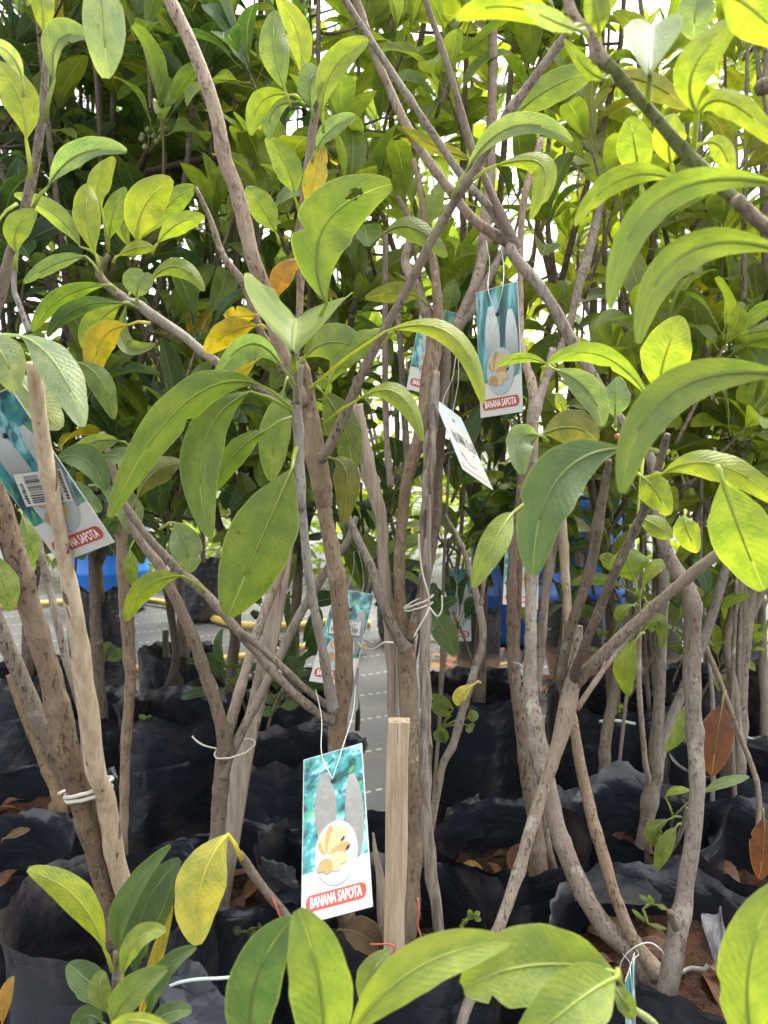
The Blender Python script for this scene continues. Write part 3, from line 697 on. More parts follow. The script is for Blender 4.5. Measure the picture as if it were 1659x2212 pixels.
for a in [
    (1, (412, 1095), (375, 930), (385, 795), 115, 'Y', .95, None, 0, 12, True),
    (1, (440, 900), (425, 790), (496, 682), 95, 'Y', .98, None, 10, 14, True, (1, 465, 1080)),
    (1, (592, 1045), (625, 890), (742, 772), 165, 'Y', .94, None, 0, 10, True, (1, 560, 1110)),
    (1, (680, 1052), (770, 965), (885, 940), 88, 'Y', .94, None, 10, 14, True),
    (1, (610, 1030), (735, 880), (842, 808), 100, 'y', 1.0, None, 10, 14, True),
    (1, (470, 1040), (490, 920), (542, 808), 88, 'y', 1.0, None, 10, 14, True),
    (1, (345, 1065), (240, 930), (60, 842), 85, 'g', .95, None, 20, 20, True, (1, 440, 1120)),
    (1, (510, 1106), (590, 1070), (668, 1076), 62, 'Y', .93, None, 10, 14, True),
    (1, (560, 1070), (520, 960), (515, 860), 70, 'y', 1.02, None, 10, 14, True),
    (3, (370, 0), (235, 35), (105, 118), 66, 'P', .93, None, 20, 14, True, (3, 440, 90)),
    (3, (640, 110), (770, 45), (882, 152), 80, 'y', .96, None, 20, 14, True, (3, 600, 180)),
    (3, (592, 175), (600, 120), (622, 72), 120, 'P', .93, None, 10, 38, False),
    (3, (465, 125), (270, 180), (138, 325), 82, 'S', .94, None, 15, 14, True, (3, 500, 150)),
    (3, (530, 205), (330, 225), (207, 350), 72, 'd', .93, None, 15, 14, True),
    (3, (522, 210), (420, 290), (365, 405), 115, 'y', .97, None, 5, 14, True),
    (3, (552, 298), (440, 360), (410, 530), 125, 'A', .92, None, 10, 16, True, (3, 650, 290)),
    (3, (545, 210), (540, 380), (670, 380), 70, 'g', 1.05, None, 20, 20, False),
    # leaves at the fork
    (0, (706, 655), (700, 490), (846, 398), 128, 'G', .78, .76, 0, 6, True, (0, 660, 760, .9), (.80, .42, .055)),
    (0, (633, 765), (635, 722), (640, 688), 225, 'g', .74, .86, 0, 42, False, (0, 636, 800, .9)),
    (3, (1222, 485), (1075, 380), (912, 560), 112, 'P', .86, .84, 30, 26, False, (3, 1275, 560)),
    (3, (1120, 555), (790, 640), (472, 1130), 165, 'S', .82, .76, 5, 12, True, (3, 1260, 655)),
    (3, (1082, 585), (880, 810), (908, 1215), 175, 'S', .86, .82, 5, 12, True, (3, 1260, 665)),
    (3, (1155, 750), (1010, 860), (895, 1045), 105, 'S', .92, None, 5, 12, True, (3, 1262, 695)),
    (3, (1228, 570), (1190, 760), (1172, 972), 135, 'g', .95, None, 5, 12, True),
    (5, (1262, -190), (1130, 110), (985, 450), 290, 'S', .84, .82, 0, 8, True, (3, 1280, 830, .92)),
    (3, (1435, 875), (1500, 950), (1480, 1155), 115, 'O', 1.0, None, 10, 14, True, (3, 1410, 880)),
    (3, (1390, 585), (1475, 720), (1530, 930), 150, 'G', 1.02, None, 5, 12, True),
    (3, (1312, 440), (1440, 370), (1592, 432), 165, 'g', .98, None, 10, 12, True),
    (3, (1420, 560), (1520, 400), (1700, 330), 110, 'y', .98, None, 20, 12, True),
    (0, (832, 716), (975, 722), (1044, 872), 46, 'Y', .78, .74, 25, 20, True, (3, 1340, 570, .92)),
    (0, (775, 862), (860, 850), (912, 952), 46, 'y', .82, .80, 25, 20, True, (0, 700, 915, 1.0)),
    (5, (790, 276), (640, 320), (546, 472), 98, 'y', .90, None, 10, 14, True, (5, 885, 345, 1.0)),
    (5, (755, 45), (800, 140), (822, 262), 135, 'P', .98, None, 5, 14, False, (5, 690, 75, 1.05)),
    (3, (1110, 300), (990, 330), (888, 425), 110, 'A', 1.0, None, 15, 14, True),
    (3, (1110, 255), (1030, 260), (965, 255), 80, 'A', 1.0, None, 15, 14, True),
    (3, (1110, 450), (1000, 520), (890, 530), 80, 'A', 1.0, None, 15, 14, True),
    (3, (1200, 185), (1215, 90), (1292, 18), 95, 'B', .95, None, 5, 14, True, (3, 1215, 330)),
    (1, (1330, 905), (1360, 770), (1402, 635), 100, 'A', .96, None, 0, 16, True),
    (1, (1270, 840), (1240, 720), (1148, 595), 118, 'y', 1.0, None, 5, 14, True, (1, 1300, 950)),
    (1, (1192, 1005), (1135, 900), (1062, 808), 115, 'y', 1.02, None, 5, 14, True),
    (1, (1232, 390), (1185, 210), (1192, 45), 128, 'g', .92, None, 0, 14, True),
    (1, (1250, 410), (1130, 440), (1085, 585), 88, 'Y', .94, None, 10, 14, True),
    (1, (1275, 440), (1180, 480), (1165, 600), 80, 'P', .96, None, 10, 14, True),
    (1, (1345, 465), (1340, 370), (1362, 285), 118, 'P', .94, None, 0, 34, False),
    (1, (1395, 485), (1440, 300), (1592, 168), 112, 'y', .93, None, 15, 24, False),
    (1, (1365, 650), (1430, 560), (1532, 500), 75, 'P', .95, None, 15, 24, False),
    (1, (1300, 330), (1290, 150), (1195, -10), 110, 'Y', .98, None, 5, 14, True),
    # leaves along the long arm
    (2, (350, 745), (560, 545), (812, 612), 92, 'P', .78, .74, 25, 20, False),
    (2, (485, 715), (690, 720), (632, 945), 105, 'Y', .80, .78, 20, 20, True, (2, 385, 780)),
    (2, (560, 505), (720, 380), (930, 300), 130, 'G', .86, None, 10, 14, True, (2, 470, 600)),
]: hero_leaf(DT, *a)
stem(DT, 'twig', [(1, 1290, 1020, 40), (1, 1320, 800, 42), (1, 1345, 600, 42), (1, 1372, 430, 40)], 1.0, .95, color=pk, knots=2)
stem(DT, 'twig', [(3, 1262, 560, 34), (3, 1290, 300, 38), (3, 1300, 60, 40), (1, 1290, 1020, 40)], 1.02, 1.0, color=pk, knots=2)

# E
stem(E, 'trunk', [(8, 100, 800, 80), (8, 130, 400, 80), (8, 135, 0, 84), (6, 120, 1100, 92), (6, 110, 850, 95), (6, 100, 620, 92), (6, 85, 500, 74), (6, 65, 300, 62), (6, 75, 60, 62), (4, 105, 950, 60), (4, 160, 740, 66), (4, 200, 520, 82), (4, 222, 350, 80)], 1.08, 1.2, color=(.98, .90, .80, 1), knots=10)
stem(E, 'branch', [(6, 100, 600, 56), (6, 40, 500, 58), (6, -30, 330, 50), (5, 1600, 230, 45), (5, 1510, 40, 38), (3, 1470, 1000, 26)], 1.09, 1.12, color=pk)
stem(E, 'branch', [(6, 110, 560, 50), (6, 140, 440, 50), (6, 200, 200, 50), (6, 228, 0, 46), (4, 232, 950, 48), (4, 246, 700, 60), (4, 256, 480, 74), (4, 248, 340, 66)], 1.11, 1.24, color=(.62, .54, .46, 1))
stem(E, 'branch', [(4, 225, 360, 62), (4, 195, 270, 56), (4, 140, 130, 50), (4, 90, 20, 46), (2, 120, 980, 34), (2, 60, 850, 24)], 1.22, 1.3, color=(.8, .72, .64, 1))
stem(E, 'branch', [(4, 235, 360, 66), (4, 235, 250, 56), (4, 215, 40, 40), (2, 180, 980, 34), (2, 155, 820, 30), (2, 128, 690, 22)], 1.22, 1.26, mat='bark_dark', color=(1.4, 1.3, 1.2, 1))
stem(E, 'branch', [(4, 265, 370, 60), (4, 320, 290, 56), (4, 395, 120, 58), (4, 425, 0, 58), (2, 440, 940, 60), (2, 460, 700, 56), (2, 470, 200, 46), (2, 455, 20, 44), (2, 450, -100, 40)], 1.24, 1.5, color=(.92, .86, .82, 1))
stem(E, 'branch', [(4, 290, 335, 44), (4, 380, 240, 40), (4, 470, 60, 38), (2, 560, 1000, 34)], 1.24, 1.3, color=(.86, .8, .75, 1))
stem(E, 'branch', [(4, 30, 1000, 30), (4, 12, 800, 30), (4, 5, 500, 30), (2, 5, 1000, 26)], 1.35, 1.35, color=(.9, .8, .75, 1))
stem(E, 'branch', [(4, 105, 960, 34), (4, 90, 700, 34), (4, 75, 460, 30), (4, 60, 250, 26)], 1.4, 1.4, color=(1.1, 1.0, .95, 1))
for a in [
    (4, (275, 240), (290, 170), (300, 100), 80, 'G', 1.35, None, 0, 14, True),
    (4, (290, 850), (350, 790), (420, 640), 90, 'd', 1.6, None, 5, 14, False),
    (2, (130, 990), (200, 900), (250, 780), 90, 'y', 1.25, None, 5, 14, True),
    (2, (380, 690), (240, 640), (50, 545), 60, 'O', 1.1, None, 20, 14, True),
    (2, (0, 1010), (130, 985), (270, 1110), 100, 'G', 1.0, None, 20, 20, True),
    (4, (155, 180), (70, 160), (-80, 180), 90, 'O', 1.1, None, 10, 14, True),
    (6, (210, 430), (250, 500), (310, 620), 110, 'd', 1.12, None, 5, 14, False, (6, 180, 410)),
]: hero_leaf(E, *a)

# F, G, crossing sapling, H, J, K
stem(FT, 'trunk', [(8, 668, 485, 100), (8, 660, 350, 92), (8, 648, 200, 80), (8, 615, 20, 72), (6, 600, 950, 70), (6, 562, 700, 62), (6, 555, 500, 57), (6, 553, 250, 50), (6, 575, 40, 44), (4, 600, 900, 36), (4, 640, 700, 30)], 1.27, 1.3, color=(.86, .74, .62, 1), knots=14)
stem(FT, 'branch', [(8, 740, 470, 40), (8, 705, 330, 46), (8, 690, 200, 40), (6, 660, 950, 40)], 1.3, 1.28, color=tn)
stem(FT, 'branch', [(6, 590, 940, 40), (6, 572, 600, 38), (6, 580, 300, 40), (6, 585, 60, 40), (4, 590, 950, 36)], 1.3, 1.34, mat='bark_dark', color=(1.3, 1.2, 1.1, 1))
stem(G, 'trunk', [(8, 1210, 1020, 120), (8, 1150, 900, 116), (8, 1060, 790, 102), (8, 930, 650, 98), (8, 820, 450, 94), (8, 745, 250, 90), (8, 705, 60, 90), (6, 672, 1080, 96), (6, 650, 920, 100), (6, 632, 800, 72), (6, 632, 600, 62), (6, 636, 400, 60), (6, 636, 100, 60), (4, 640, 800, 62), (4, 650, 660, 66), (4, 690, 560, 40), (4, 730, 400, 34)], .98, 1.18, color=(1.06, .98, .9, 1))
stem(G, 'branch', [(8, 1190, 900, 84), (8, 1080, 740, 62), (8, 1010, 580, 60), (8, 960, 420, 60), (8, 900, 220, 58), (8, 850, 0, 55), (6, 815, 900, 50), (6, 792, 780, 50), (6, 790, 400, 46), (6, 772, 80, 44), (4, 760, 950, 40)], .98, 1.16, color=tn)
stem(G, 'branch', [(6, 660, 780, 48), (6, 672, 650, 46), (6, 698, 350, 44), (6, 735, 110, 40), (4, 760, 960, 30)], 1.14, 1.16, color=pk)
stem(G, 'branch', [(4, 650, 680, 50), (4, 640, 560, 50), (4, 600, 420, 38), (4, 590, 250, 30), (2, 600, 900, 34), (2, 680, 600, 36)], 1.18, 1.3, color=pk)
stem(G, 'branch', [(4, 660, 660, 46), (4, 700, 540, 38), (4, 790, 330, 36), (4, 850, 100, 50), (4, 900, -80, 46), (2, 940, 850, 36)], 1.18, 1.35, color=tn)
stem(XT, 'trunk', [(8, 330, 1130, 56), (8, 430, 860, 58), (8, 500, 680, 60), (8, 580, 450, 64), (8, 660, 180, 62), (8, 720, 0, 62), (6, 760, 970, 78), (6, 795, 830, 92), (6, 815, 720, 78), (6, 835, 600, 56), (6, 840, 490, 44)], .93, 1.02, color=(1.0, .95, .88, 1), knots=8)
stem(XT, 'branch', [(6, 790, 880, 40), (6, 774, 760, 50), (6, 768, 690, 50), (6, 800, 530, 50), (6, 890, 250, 54), (6, 930, 20, 54), (4, 960, 960, 40), (4, 975, 880, 26)], 1.03, .94, color=(.72, .66, .58, 1))
stem(XT, 'branch', [(6, 796, 860, 36), (6, 812, 760, 44), (6, 832, 670, 46), (6, 890, 520, 46), (6, 990, 280, 46), (6, 1110, 20, 46), (4, 1160, 1000, 44), (4, 1225, 770, 32)], 1.05, .78, mat='bark_dark', color=(1.0, .95, .9, 1))
stem(XT, 'branch', [(6, 798, 830, 50), (6, 840, 730, 58), (6, 920, 640, 60), (6, 1100, 470, 56), (6, 1290, 300, 55), (6, 1460, 165, 52), (4, 1560, 1180, 40)], 1.03, .86, color=(1.05, 1.02, .98, 1))
stem(XT, 'twig', [(6, 830, 855, 26), (6, 950, 680, 26), (6, 1100, 490, 22), (6, 1230, 330, 18)], 1.02, 1.1, color=pk)
stem(H, 'trunk', [(8, 1190, 1140, 104), (8, 1240, 850, 100), (8, 1278, 660, 104), (8, 1300, 550, 86), (8, 1340, 250, 80), (8, 1350, 20, 78), (6, 1340, 1000, 80), (6, 1330, 700, 86), (6, 1328, 400, 86), (6, 1262, 250, 74), (6, 1200, 100, 62), (4, 1160, 900, 54), (4, 1080, 780, 50), (4, 985, 655, 50), (4, 830, 395, 60), (4, 700, 170, 62), (4, 560, 0, 62), (2, 560, 1050, 58)], .93, 1.12, color=(.98, .93, .87, 1), knots=14)
stem(H, 'stub', [(8, 1262, 690, 46), (8, 1245, 650, 42), (8, 1236, 622, 36)], .91, .90, color=(.7, .6, .5, 1), knots=1)
stem(H, 'branch', [(2, 570, 1075, 56), (2, 520, 960, 48), (2, 440, 780, 36), (2, 380, 640, 38), (2, 290, 330, 35), (2, 180, 0, 30), (2, 150, -90, 26)], 1.12, 1.02, color=(.85, .78, .74, 1))
stem(H, 'branch', [(2, 560, 1060, 48), (2, 450, 890, 40), (2, 350, 780, 40), (2, 200, 560, 38), (2, 0, 260, 36), (1, 1490, 0, 34), (1, 1440, -80, 30)], 1.13, .98, color=(.98, .92, .88, 1))
stem(H, 'branch', [(2, 540, 1050, 54), (2, 400, 960, 52), (2, 300, 840, 50), (2, 130, 600, 46), (2, 0, 330, 42), (1, 1560, 60, 40), (1, 1520, -60, 36)], 1.14, 1.08, color=(1.0, .92, .86, 1))
stem(J, 'trunk', [(8, 1090, 500, 72), (8, 1130, 250, 70), (8, 1150, 120, 84), (8, 1178, 30, 66), (6, 1172, 1080, 66), (6, 1190, 800, 56), (6, 1202, 500, 50), (6, 1210, 200, 48), (6, 1190, 90, 40), (4, 1180, 900, 34)], 1.3, 1.3, color=(1.04, 1.0, .93, 1))
stem(J, 'branch', [(8, 1170, 60, 50), (6, 1205, 1000, 54), (6, 1300, 750, 50), (6, 1400, 500, 48), (6, 1480, 230, 46), (6, 1530, 60, 40)], 1.3, 1.4, color=gy)
stem(J, 'root_knob', [(8, 1135, 500, 60), (8, 1150, 430, 52), (8, 1140, 340, 40), (8, 1150, 250, 24)], 1.26, 1.24, color=(.6, .5, .4, 1), knots=6)
stem(J, 'twig', [(8, 1165, 500, 34), (8, 1230, 370, 30), (8, 1280, 280, 26), (8, 1310, 170, 20)], 1.26, 1.2, color=(.8, .75, .6, 1))
stem(K, 'trunk', [(8, 1150, 100, 30), (6, 1130, 1090, 29), (6, 1112, 900, 28), (6, 1100, 700, 28), (6, 1102, 500, 27), (6, 1100, 370, 20)], 1.3, 1.22, color=gy)
for a in [
    (6, (1085, 300), (1062, 230), (1050, 150), 165, 'y', 1.15, None, 0, 24, True, (6, 1098, 380)),
    (6, (1050, 335), (925, 290), (803, 315), 52, 'G', 1.15, None, 15, 14, True, (6, 1095, 375)),
    (6, (1115, 330), (1165, 240), (1235, 225), 60, 'y', 1.15, None, 20, 14, True),
    (6, (1080, 400), (1030, 430), (1010, 470), 55, 'y', 1.15, None, 15, 14, True),
    (6, (1115, 520), (1190, 470), (1200, 590), 62, 'G', 1.18, None, 15, 14, True),
    (6, (1095, 545), (1042, 660), (1062, 792), 98, 'y', 1.15, None, 0, 14, True),
    (6, (1130, 380), (1150, 430), (1160, 520), 60, 'y', 1.2, None, 15, 14, True),
    (6, (1030, 290), (980, 220), (930, 200), 70, 'g', 1.2, None, 15, 14, True),
]: hero_leaf(K, *a)
for a in [
    (6, (1315, 795), (1295, 920), (1212, 1035), 66, 'g', 1.15, None, 10, 14, True),
    (8, (1235, 220), (1165, 280), (1245, 350), 72, 'G', 1.2, None, 10, 14, True),
    (8, (1262, 255), (1215, 330), (1175, 445), 66, 'G', 1.18, None, 10, 14, False),
    (8, (1215, 125), (1260, 95), (1325, 98), 34, 'Y', 1.2, None, 20, 14, True, (8, 1250, 210)),
    (8, (1370, 110), (1470, 65), (1578, 38), 44, 'P', 1.2, None, 20, 14, False, (8, 1260, 200)),
]: hero_leaf(J, *a)
for a in [
    (4, (665, 775), (580, 800), (598, 945), 120, 'P', .84, .8, 20, 26, False),
    (4, (682, 770), (815, 740), (922, 800), 165, 'O', .86, None, 10, 14, True),
    (4, (735, 488), (880, 580), (942, 735), 118, 'P', .88, .86, 10, 14, False),
    (4, (1150, 622), (940, 430), (708, 462), 88, 'y', .82, .80, 15, 14, True, (4, 1230, 720)),
    (4, (708, 470), (600, 440), (488, 478), 44, 'y', .86, .85, 20, 14, True, (4, 740, 480)),
    (4, (1000, 700), (1000, 620), (1010, 520), 120, 'P', .9, None, 10, 14, True),
    (4, (780, 690), (765, 640), (745, 590), 50, 'Y', 1.0, None, 10, 14, True),
    (6, (1095, 20), (1180, 60), (1250, 110), 90, 'y', .9, None, 20, 14, True, (4, 1120, 870)),
    (6, (560, 0), (480, 120), (385, 325), 120, 'y', .66, .62, 10, 14, False, (4, 700, 1030)),
    (0, (1342, 968), (1200, 1040), (1152, 1242), 118, 'd', .60, .56, 0, 8, False, (0, 1420, 975, .7)),
    (4, (1190, 585), (1215, 430), (1290, 262), 205, 'Y', .72, .70, 0, 8, True, (4, 1200, 760)),
    (4, (1200, 942), (1440, 900), (1720, 1075), 130, 'Y', .70, .66, 20, 14, True, (4, 1150, 960)),
    (6, (1300, 10), (1310, 80), (1355, 175), 110, 'Y', .74, None, 10, 14, True),
    (4, (1110, 950), (1170, 1010), (1230, 1120), 130, 'y', .8, None, 10, 14, True),
]: hero_leaf(XT, *a)
hero_leaf(XT, 0, (1560, 1035), (1600, 1150), (1650, 1275), 125, 'y', .60, None, 0, 8, True)

# near sapling, right
stem(NR, 'trunk', [(0, 2500, 2850, 62), (0, 2450, 2300, 60), (0, 2300, 1500, 55), (0, 2150, 900, 50), (0, 1900, 600, 46), (2, 1700, 1010, 66), (2, 1520, 860, 66)], .62, .52, color=tn)
stem(NR, 'shoot', [(2, 1720, 1030, 64), (2, 1540, 880, 65), (2, 1390, 745, 64), (2, 1280, 630, 64), (2, 1170, 500, 60), (2, 1050, 370, 60), (2, 960, 270, 62)], .54, .50, mat='shoot', knots=5)
stem(NR, 'shoot', [(2, 965, 275, 62), (2, 930, 240, 64), (2, 890, 150, 54), (2, 830, 85, 50), (2, 800, 20, 46), (2, 790, -60, 40)], .50, .50, color=(.95, .82, .7, 1), knots=3)
stem(NR, 'branch', [(0, 2200, 1000, 40), (0, 1900, 860, 34), (0, 1760, 830, 28), (0, 1700, 815, 18)], .6, .46, color=tn)
stem(NR, 'branch', [(0, 2130, 850, 40), (0, 1900, 600, 34), (0, 1780, 500, 26), (0, 1710, 420, 18)], .6, .48, color=tn)
for a in [
    (0, (1700, 402), (1430, 425), (1318, 668), 70, 'y', .47, .44, 15, 14, False),
    (0, (1712, 548), (1480, 545), (1378, 742), 74, 'y', .47, .44, 15, 14, False),
    (0, (1712, 812), (1450, 845), (1344, 1065), 90, 'G', .45, .42, 15, 14, False),
    (2, (1148, 335), (1154, 210), (1160, 110), 235, 'P', .46, .53, 0, 34, False, (2, 1140, 470, .52)),
    (2, (1352, 490), (1340, 290), (1540, 75), 165, 'y', .48, .46, 10, 14, True, (2, 1340, 640, .53)),
    (2, (1355, 500), (1490, 440), (1720, 640), 110, 'Y', .50, .48, 20, 14, True, (2, 1330, 640, .53)),
    (2, (1440, -40), (1580, 30), (1740, 190), 210, 'Y', .46, .44, 0, 14, True),
    (2, (1395, -60), (1350, 40), (1340, 170), 150, 'P', .55, .55, 0, 14, False),
    (2, (800, 150), (560, 30), (310, 80), 110, 'Y', .48, .46, 20, 14, True, (2, 860, 110, .5)),
    (2, (850, 130), (730, 90), (600, 20), 80, 'p', .47, .45, 10, 14, True),
    (2, (960, 340), (880, 300), (780, 170), 60, 'y', .49, .48, 15, 14, True),
    (2, (985, 330), (1150, 360), (1310, 470), 100, 'O', .56, .58, 20, 14, True),
    (2, (1110, 800), (1085, 640), (1062, 505), 150, 'y', .60, .58, 0, 12, True),
    (2, (1240, 705), (1230, 600), (1255, 490), 140, 'Y', .62, .60, 0, 12, True),
    (2, (1290, 790), (1030, 770), (824, 975), 100, 'y', .58, .56, 20, 14, True),
    (2, (905, 80), (960, -20), (1000, -120), 110, 'Y', .5, .5, 0, 12, True),
    (2, (930, 150), (920, 40), (900, -110), 110, 'Y', .5, .5, 0, 12, True),
    (2, (1380, 620), (1460, 640), (1500, 790), 90, 'Y', .58, .58, 20, 14, True),
]: hero_leaf(NR, *a)

# near sapling, bottom edge
stem(NB, 'trunk', [(0, 850, 2900, 40), (0, 820, 2600, 36), (0, 780, 2420, 30), (0, 720, 2330, 22)], .55, .52, color=tn)
stem(NB, 'branch', [(0, 840, 2700, 30), (0, 1250, 2500, 26), (0, 1420, 2260, 20), (0, 1360, 2170, 16), (0, 1335, 2110, 12)], .55, .5, mat='shoot')
stem(NB, 'branch', [(0, 840, 2750, 30), (0, 1400, 2700, 26), (0, 1640, 2430, 20), (0, 1660, 2330, 16)], .55, .5, mat='shoot')
for a in [
    (7, (1110, 1300), (1095, 950), (1262, 650), 225, 'd', .50, .48, 0, 10, False),
    (7, (1400, 1360), (1385, 950), (1285, 612), 265, 'y', .47, .45, 0, 16, False),
    (8, (-160, 1180), (130, 870), (540, 752), 190, 'Y', .46, .45, 5, 14, False),
    (8, (1005, 885), (660, 850), (342, 950), 310, 'y', .50, .49, 0, 16, False, (8, 1015, 900)),
    (8, (1002, 905), (830, 1010), (560, 1240), 250, 'y', .47, .44, 5, 16, False, (8, 1015, 910)),
    (8, (1640, 1340), (1570, 900), (1720, 500), 240, 'y', .46, .44, 0, 12, False),
    (7, (770, 1150), (620, 1092), (480, 1112), 62, 'Y', .44, .44, 10, 12, False),
    (8, (985, 930), (1040, 1010), (1080, 1080), 80, 'G', .5, .5, 10, 12, False),
    (7, (1560, 1020), (1600, 900), (1680, 790), 110, 'G', .56, .56, 10, 12, False),
]: hero_leaf(NB, *a)

# low sapling, lower left
stem(NL, 'trunk', [(7, 545, 1560, 58), (7, 540, 1300, 56), (7, 510, 1000, 58), (7, 510, 850, 52), (7, 500, 790, 30)], .70, .70, color=tn)
for a in [
    (7, (452, 790), (335, 565), (120, 436), 125, 'Y', .66, .64, 5, 14, True, (7, 485, 880)),
    (7, (515, 800), (545, 580), (738, 335), 90, 'd', .68, .68, 15, 30, False, (7, 505, 850)),
    (7, (590, 895), (620, 620), (778, 395), 150, 'D', .72, .72, 5, 14, False),
    (7, (640, 760), (690, 620), (742, 488), 90, 'd', .74, .74, 5, 14, False),
    (7, (530, 895), (590, 745), (718, 702), 92, 'y', .66, .66, 15, 18, False),
    (7, (475, 1010), (390, 930), (295, 845), 130, 'd', .68, .68, 5, 14, False),
    (7, (470, 1060), (430, 960), (452, 878), 92, 'G', .66, .66, 5, 14, False),
    (7, (490, 1110), (560, 980), (722, 868), 125, 'G', .64, .63, 10, 22, False),
    (7, (645, 1080), (700, 890), (848, 775), 84, 'd', .67, .67, 10, 22, False),
    (7, (630, 1120), (730, 1060), (828, 1048), 76, 'd', .66, .66, 10, 22, False),
    (7, (440, 1100), (380, 1070), (320, 1130), 90, 'd', .66, .66, 10, 22, False),
    (7, (600, 1100), (660, 880), (745, 590), 60, 'A', .75, .75, 10, 12, False),
]: hero_leaf(NL, *a)
YL = sapling('B', 640, 1.02, 'bare arching twig with one torn yellow leaf and red twine')
stem(YL, 'trunk', [(7, 1500, 960, 40), (7, 1400, 850, 40), (7, 1250, 650, 42), (7, 1180, 570, 44), (7, 1110, 480, 46), (7, 1055, 400, 44), (7, 1035, 372, 36)], 1.02, .9, color=pk)
hero_leaf(YL, 7, (985, 285), (868, 500), (855, 765), 215, 'W', .84, .82, 0, 10, True, (7, 1045, 395, .9))
def ring(c, r, th, tilt, seed, squash=.62):
    rnd = random.Random(seed); pts = []
    for k in range(25):
        a = 2 * math.pi * k / 24; pts.append((c.x + r * math.cos(a), c.y + r * squash * math.sin(a), c.z + tilt * math.cos(a) + rnd.uniform(-.001, .001), th))
    return tube(np.array(pts), 6, False)

# ------------------------------------------------------------------ stakes and sticks
def stick(label, segs, d0, d1, mat, sides=9, name='stake', rough=.2, flat=None):
    n = len(segs); pts = []
    for i, (q, x, y, wd) in enumerate(segs):
        d = d0 + (d1 - d0) * i / (n - 1); p = PQ(q, x, y, d); pts.append((*p, wd * OFF[q][2] * d / F / 2))
    lo = min(pts, key=lambda p: p[2]); root_loc = (lo[0], lo[1], lo[2])
    if flat:                                         # sawn stake: four flat faces with softened edges
        path = catmull(pts, 3); V, Fc = [], []
        pr = [(-1, -.86), (-.9, -1), (.9, -1), (1, -.86), (1, .86), (.9, 1), (-.9, 1), (-1, .86)]
        for i, (x, y, z, r) in enumerate(path):
            for (a, b) in pr:
                j = .03 * r * noise.noise(Vector((i * .4, a * 3, b * 3)))
                V.append((x + a * r + j, y + b * r * flat + .3 * r, z + j))
        m = len(path)
        Fc = [(i * 8 + k, i * 8 + (k + 1) % 8, i * 8 + 8 + (k + 1) % 8, i * 8 + 8 + k) for i in range(m - 1) for k in range(8)]
        Fc += [tuple(range(7, -1, -1)), tuple((m - 1) * 8 + k for k in range(8))]
        o = mesh_obj(name, V, Fc, M[mat], None, None, False, None, root_loc)
    else:
        V, Fc, U = tube(catmull(pts, 9), sides, True, rough, len(label), 0, .2)
        o = mesh_obj(name, V, Fc, M[mat], None, U, True, None, root_loc)
    return tag(o, label, 'stake')
stick('weathered round stake with dark streaks leaning across the tilted tag', [(7, 560, 620, 84), (7, 500, 380, 84), (7, 455, 140, 80), (5, 410, 1100, 80), (5, 372, 760, 84), (5, 335, 500, 78), (5, 285, 220, 62), (5, 240, 0, 62), (3, 185, 800, 68), (3, 140, 462, 62)], .96, .68, 'stake', 12)
stick('flat split wooden stake bound against the forked sapling', [(7, 920, 790, 84), (7, 960, 500, 86), (7, 1000, 250, 88), (5, 1042, 1100, 84), (5, 1075, 950, 76), (5, 1115, 800, 72), (5, 1180, 480, 70), (5, 1240, 130, 58), (3, 1260, 1060, 50)], 1.2, 1.24, 'stake_grey', flat=.45)
stick('square sawn stake with a clean cut top in front of the middle trunk', [(8, 45, 900, 96), (8, 52, 500, 96), (8, 56, 0, 95), (6, 66, 904, 94)], .97, .97, 'stake', flat=.8)
stick('black streaked split stick beside the middle trunk', [(8, 245, 760, 46), (8, 190, 350, 54), (8, 182, 0, 52), (6, 182, 900, 50), (6, 180, 400, 50), (6, 182, 0, 50), (4, 190, 950, 56), (4, 205, 700, 56), (4, 222, 500, 40)], 1.03, 1.10, 'stick_black', 8, rough=.5)
stick('dry fibrous dark stick rising behind the middle trunk', [(6, 40, 1000, 46), (6, 30, 600, 54), (6, 0, 200, 56), (5, 1640, 0, 60), (3, 1600, 980, 62), (3, 1560, 760, 60), (3, 1540, 640, 58)], 1.17, 1.14, 'stake_grey', 8, rough=.4)
stick('tapering dry brown stick beside the lowest fruit tag', [(7, 1655, 800, 50), (7, 1650, 560, 42), (7, 1625, 380, 24), (7, 1612, 280, 10)], 1.1, 1.1, 'stake_grey', 8, rough=.5, name='stick')

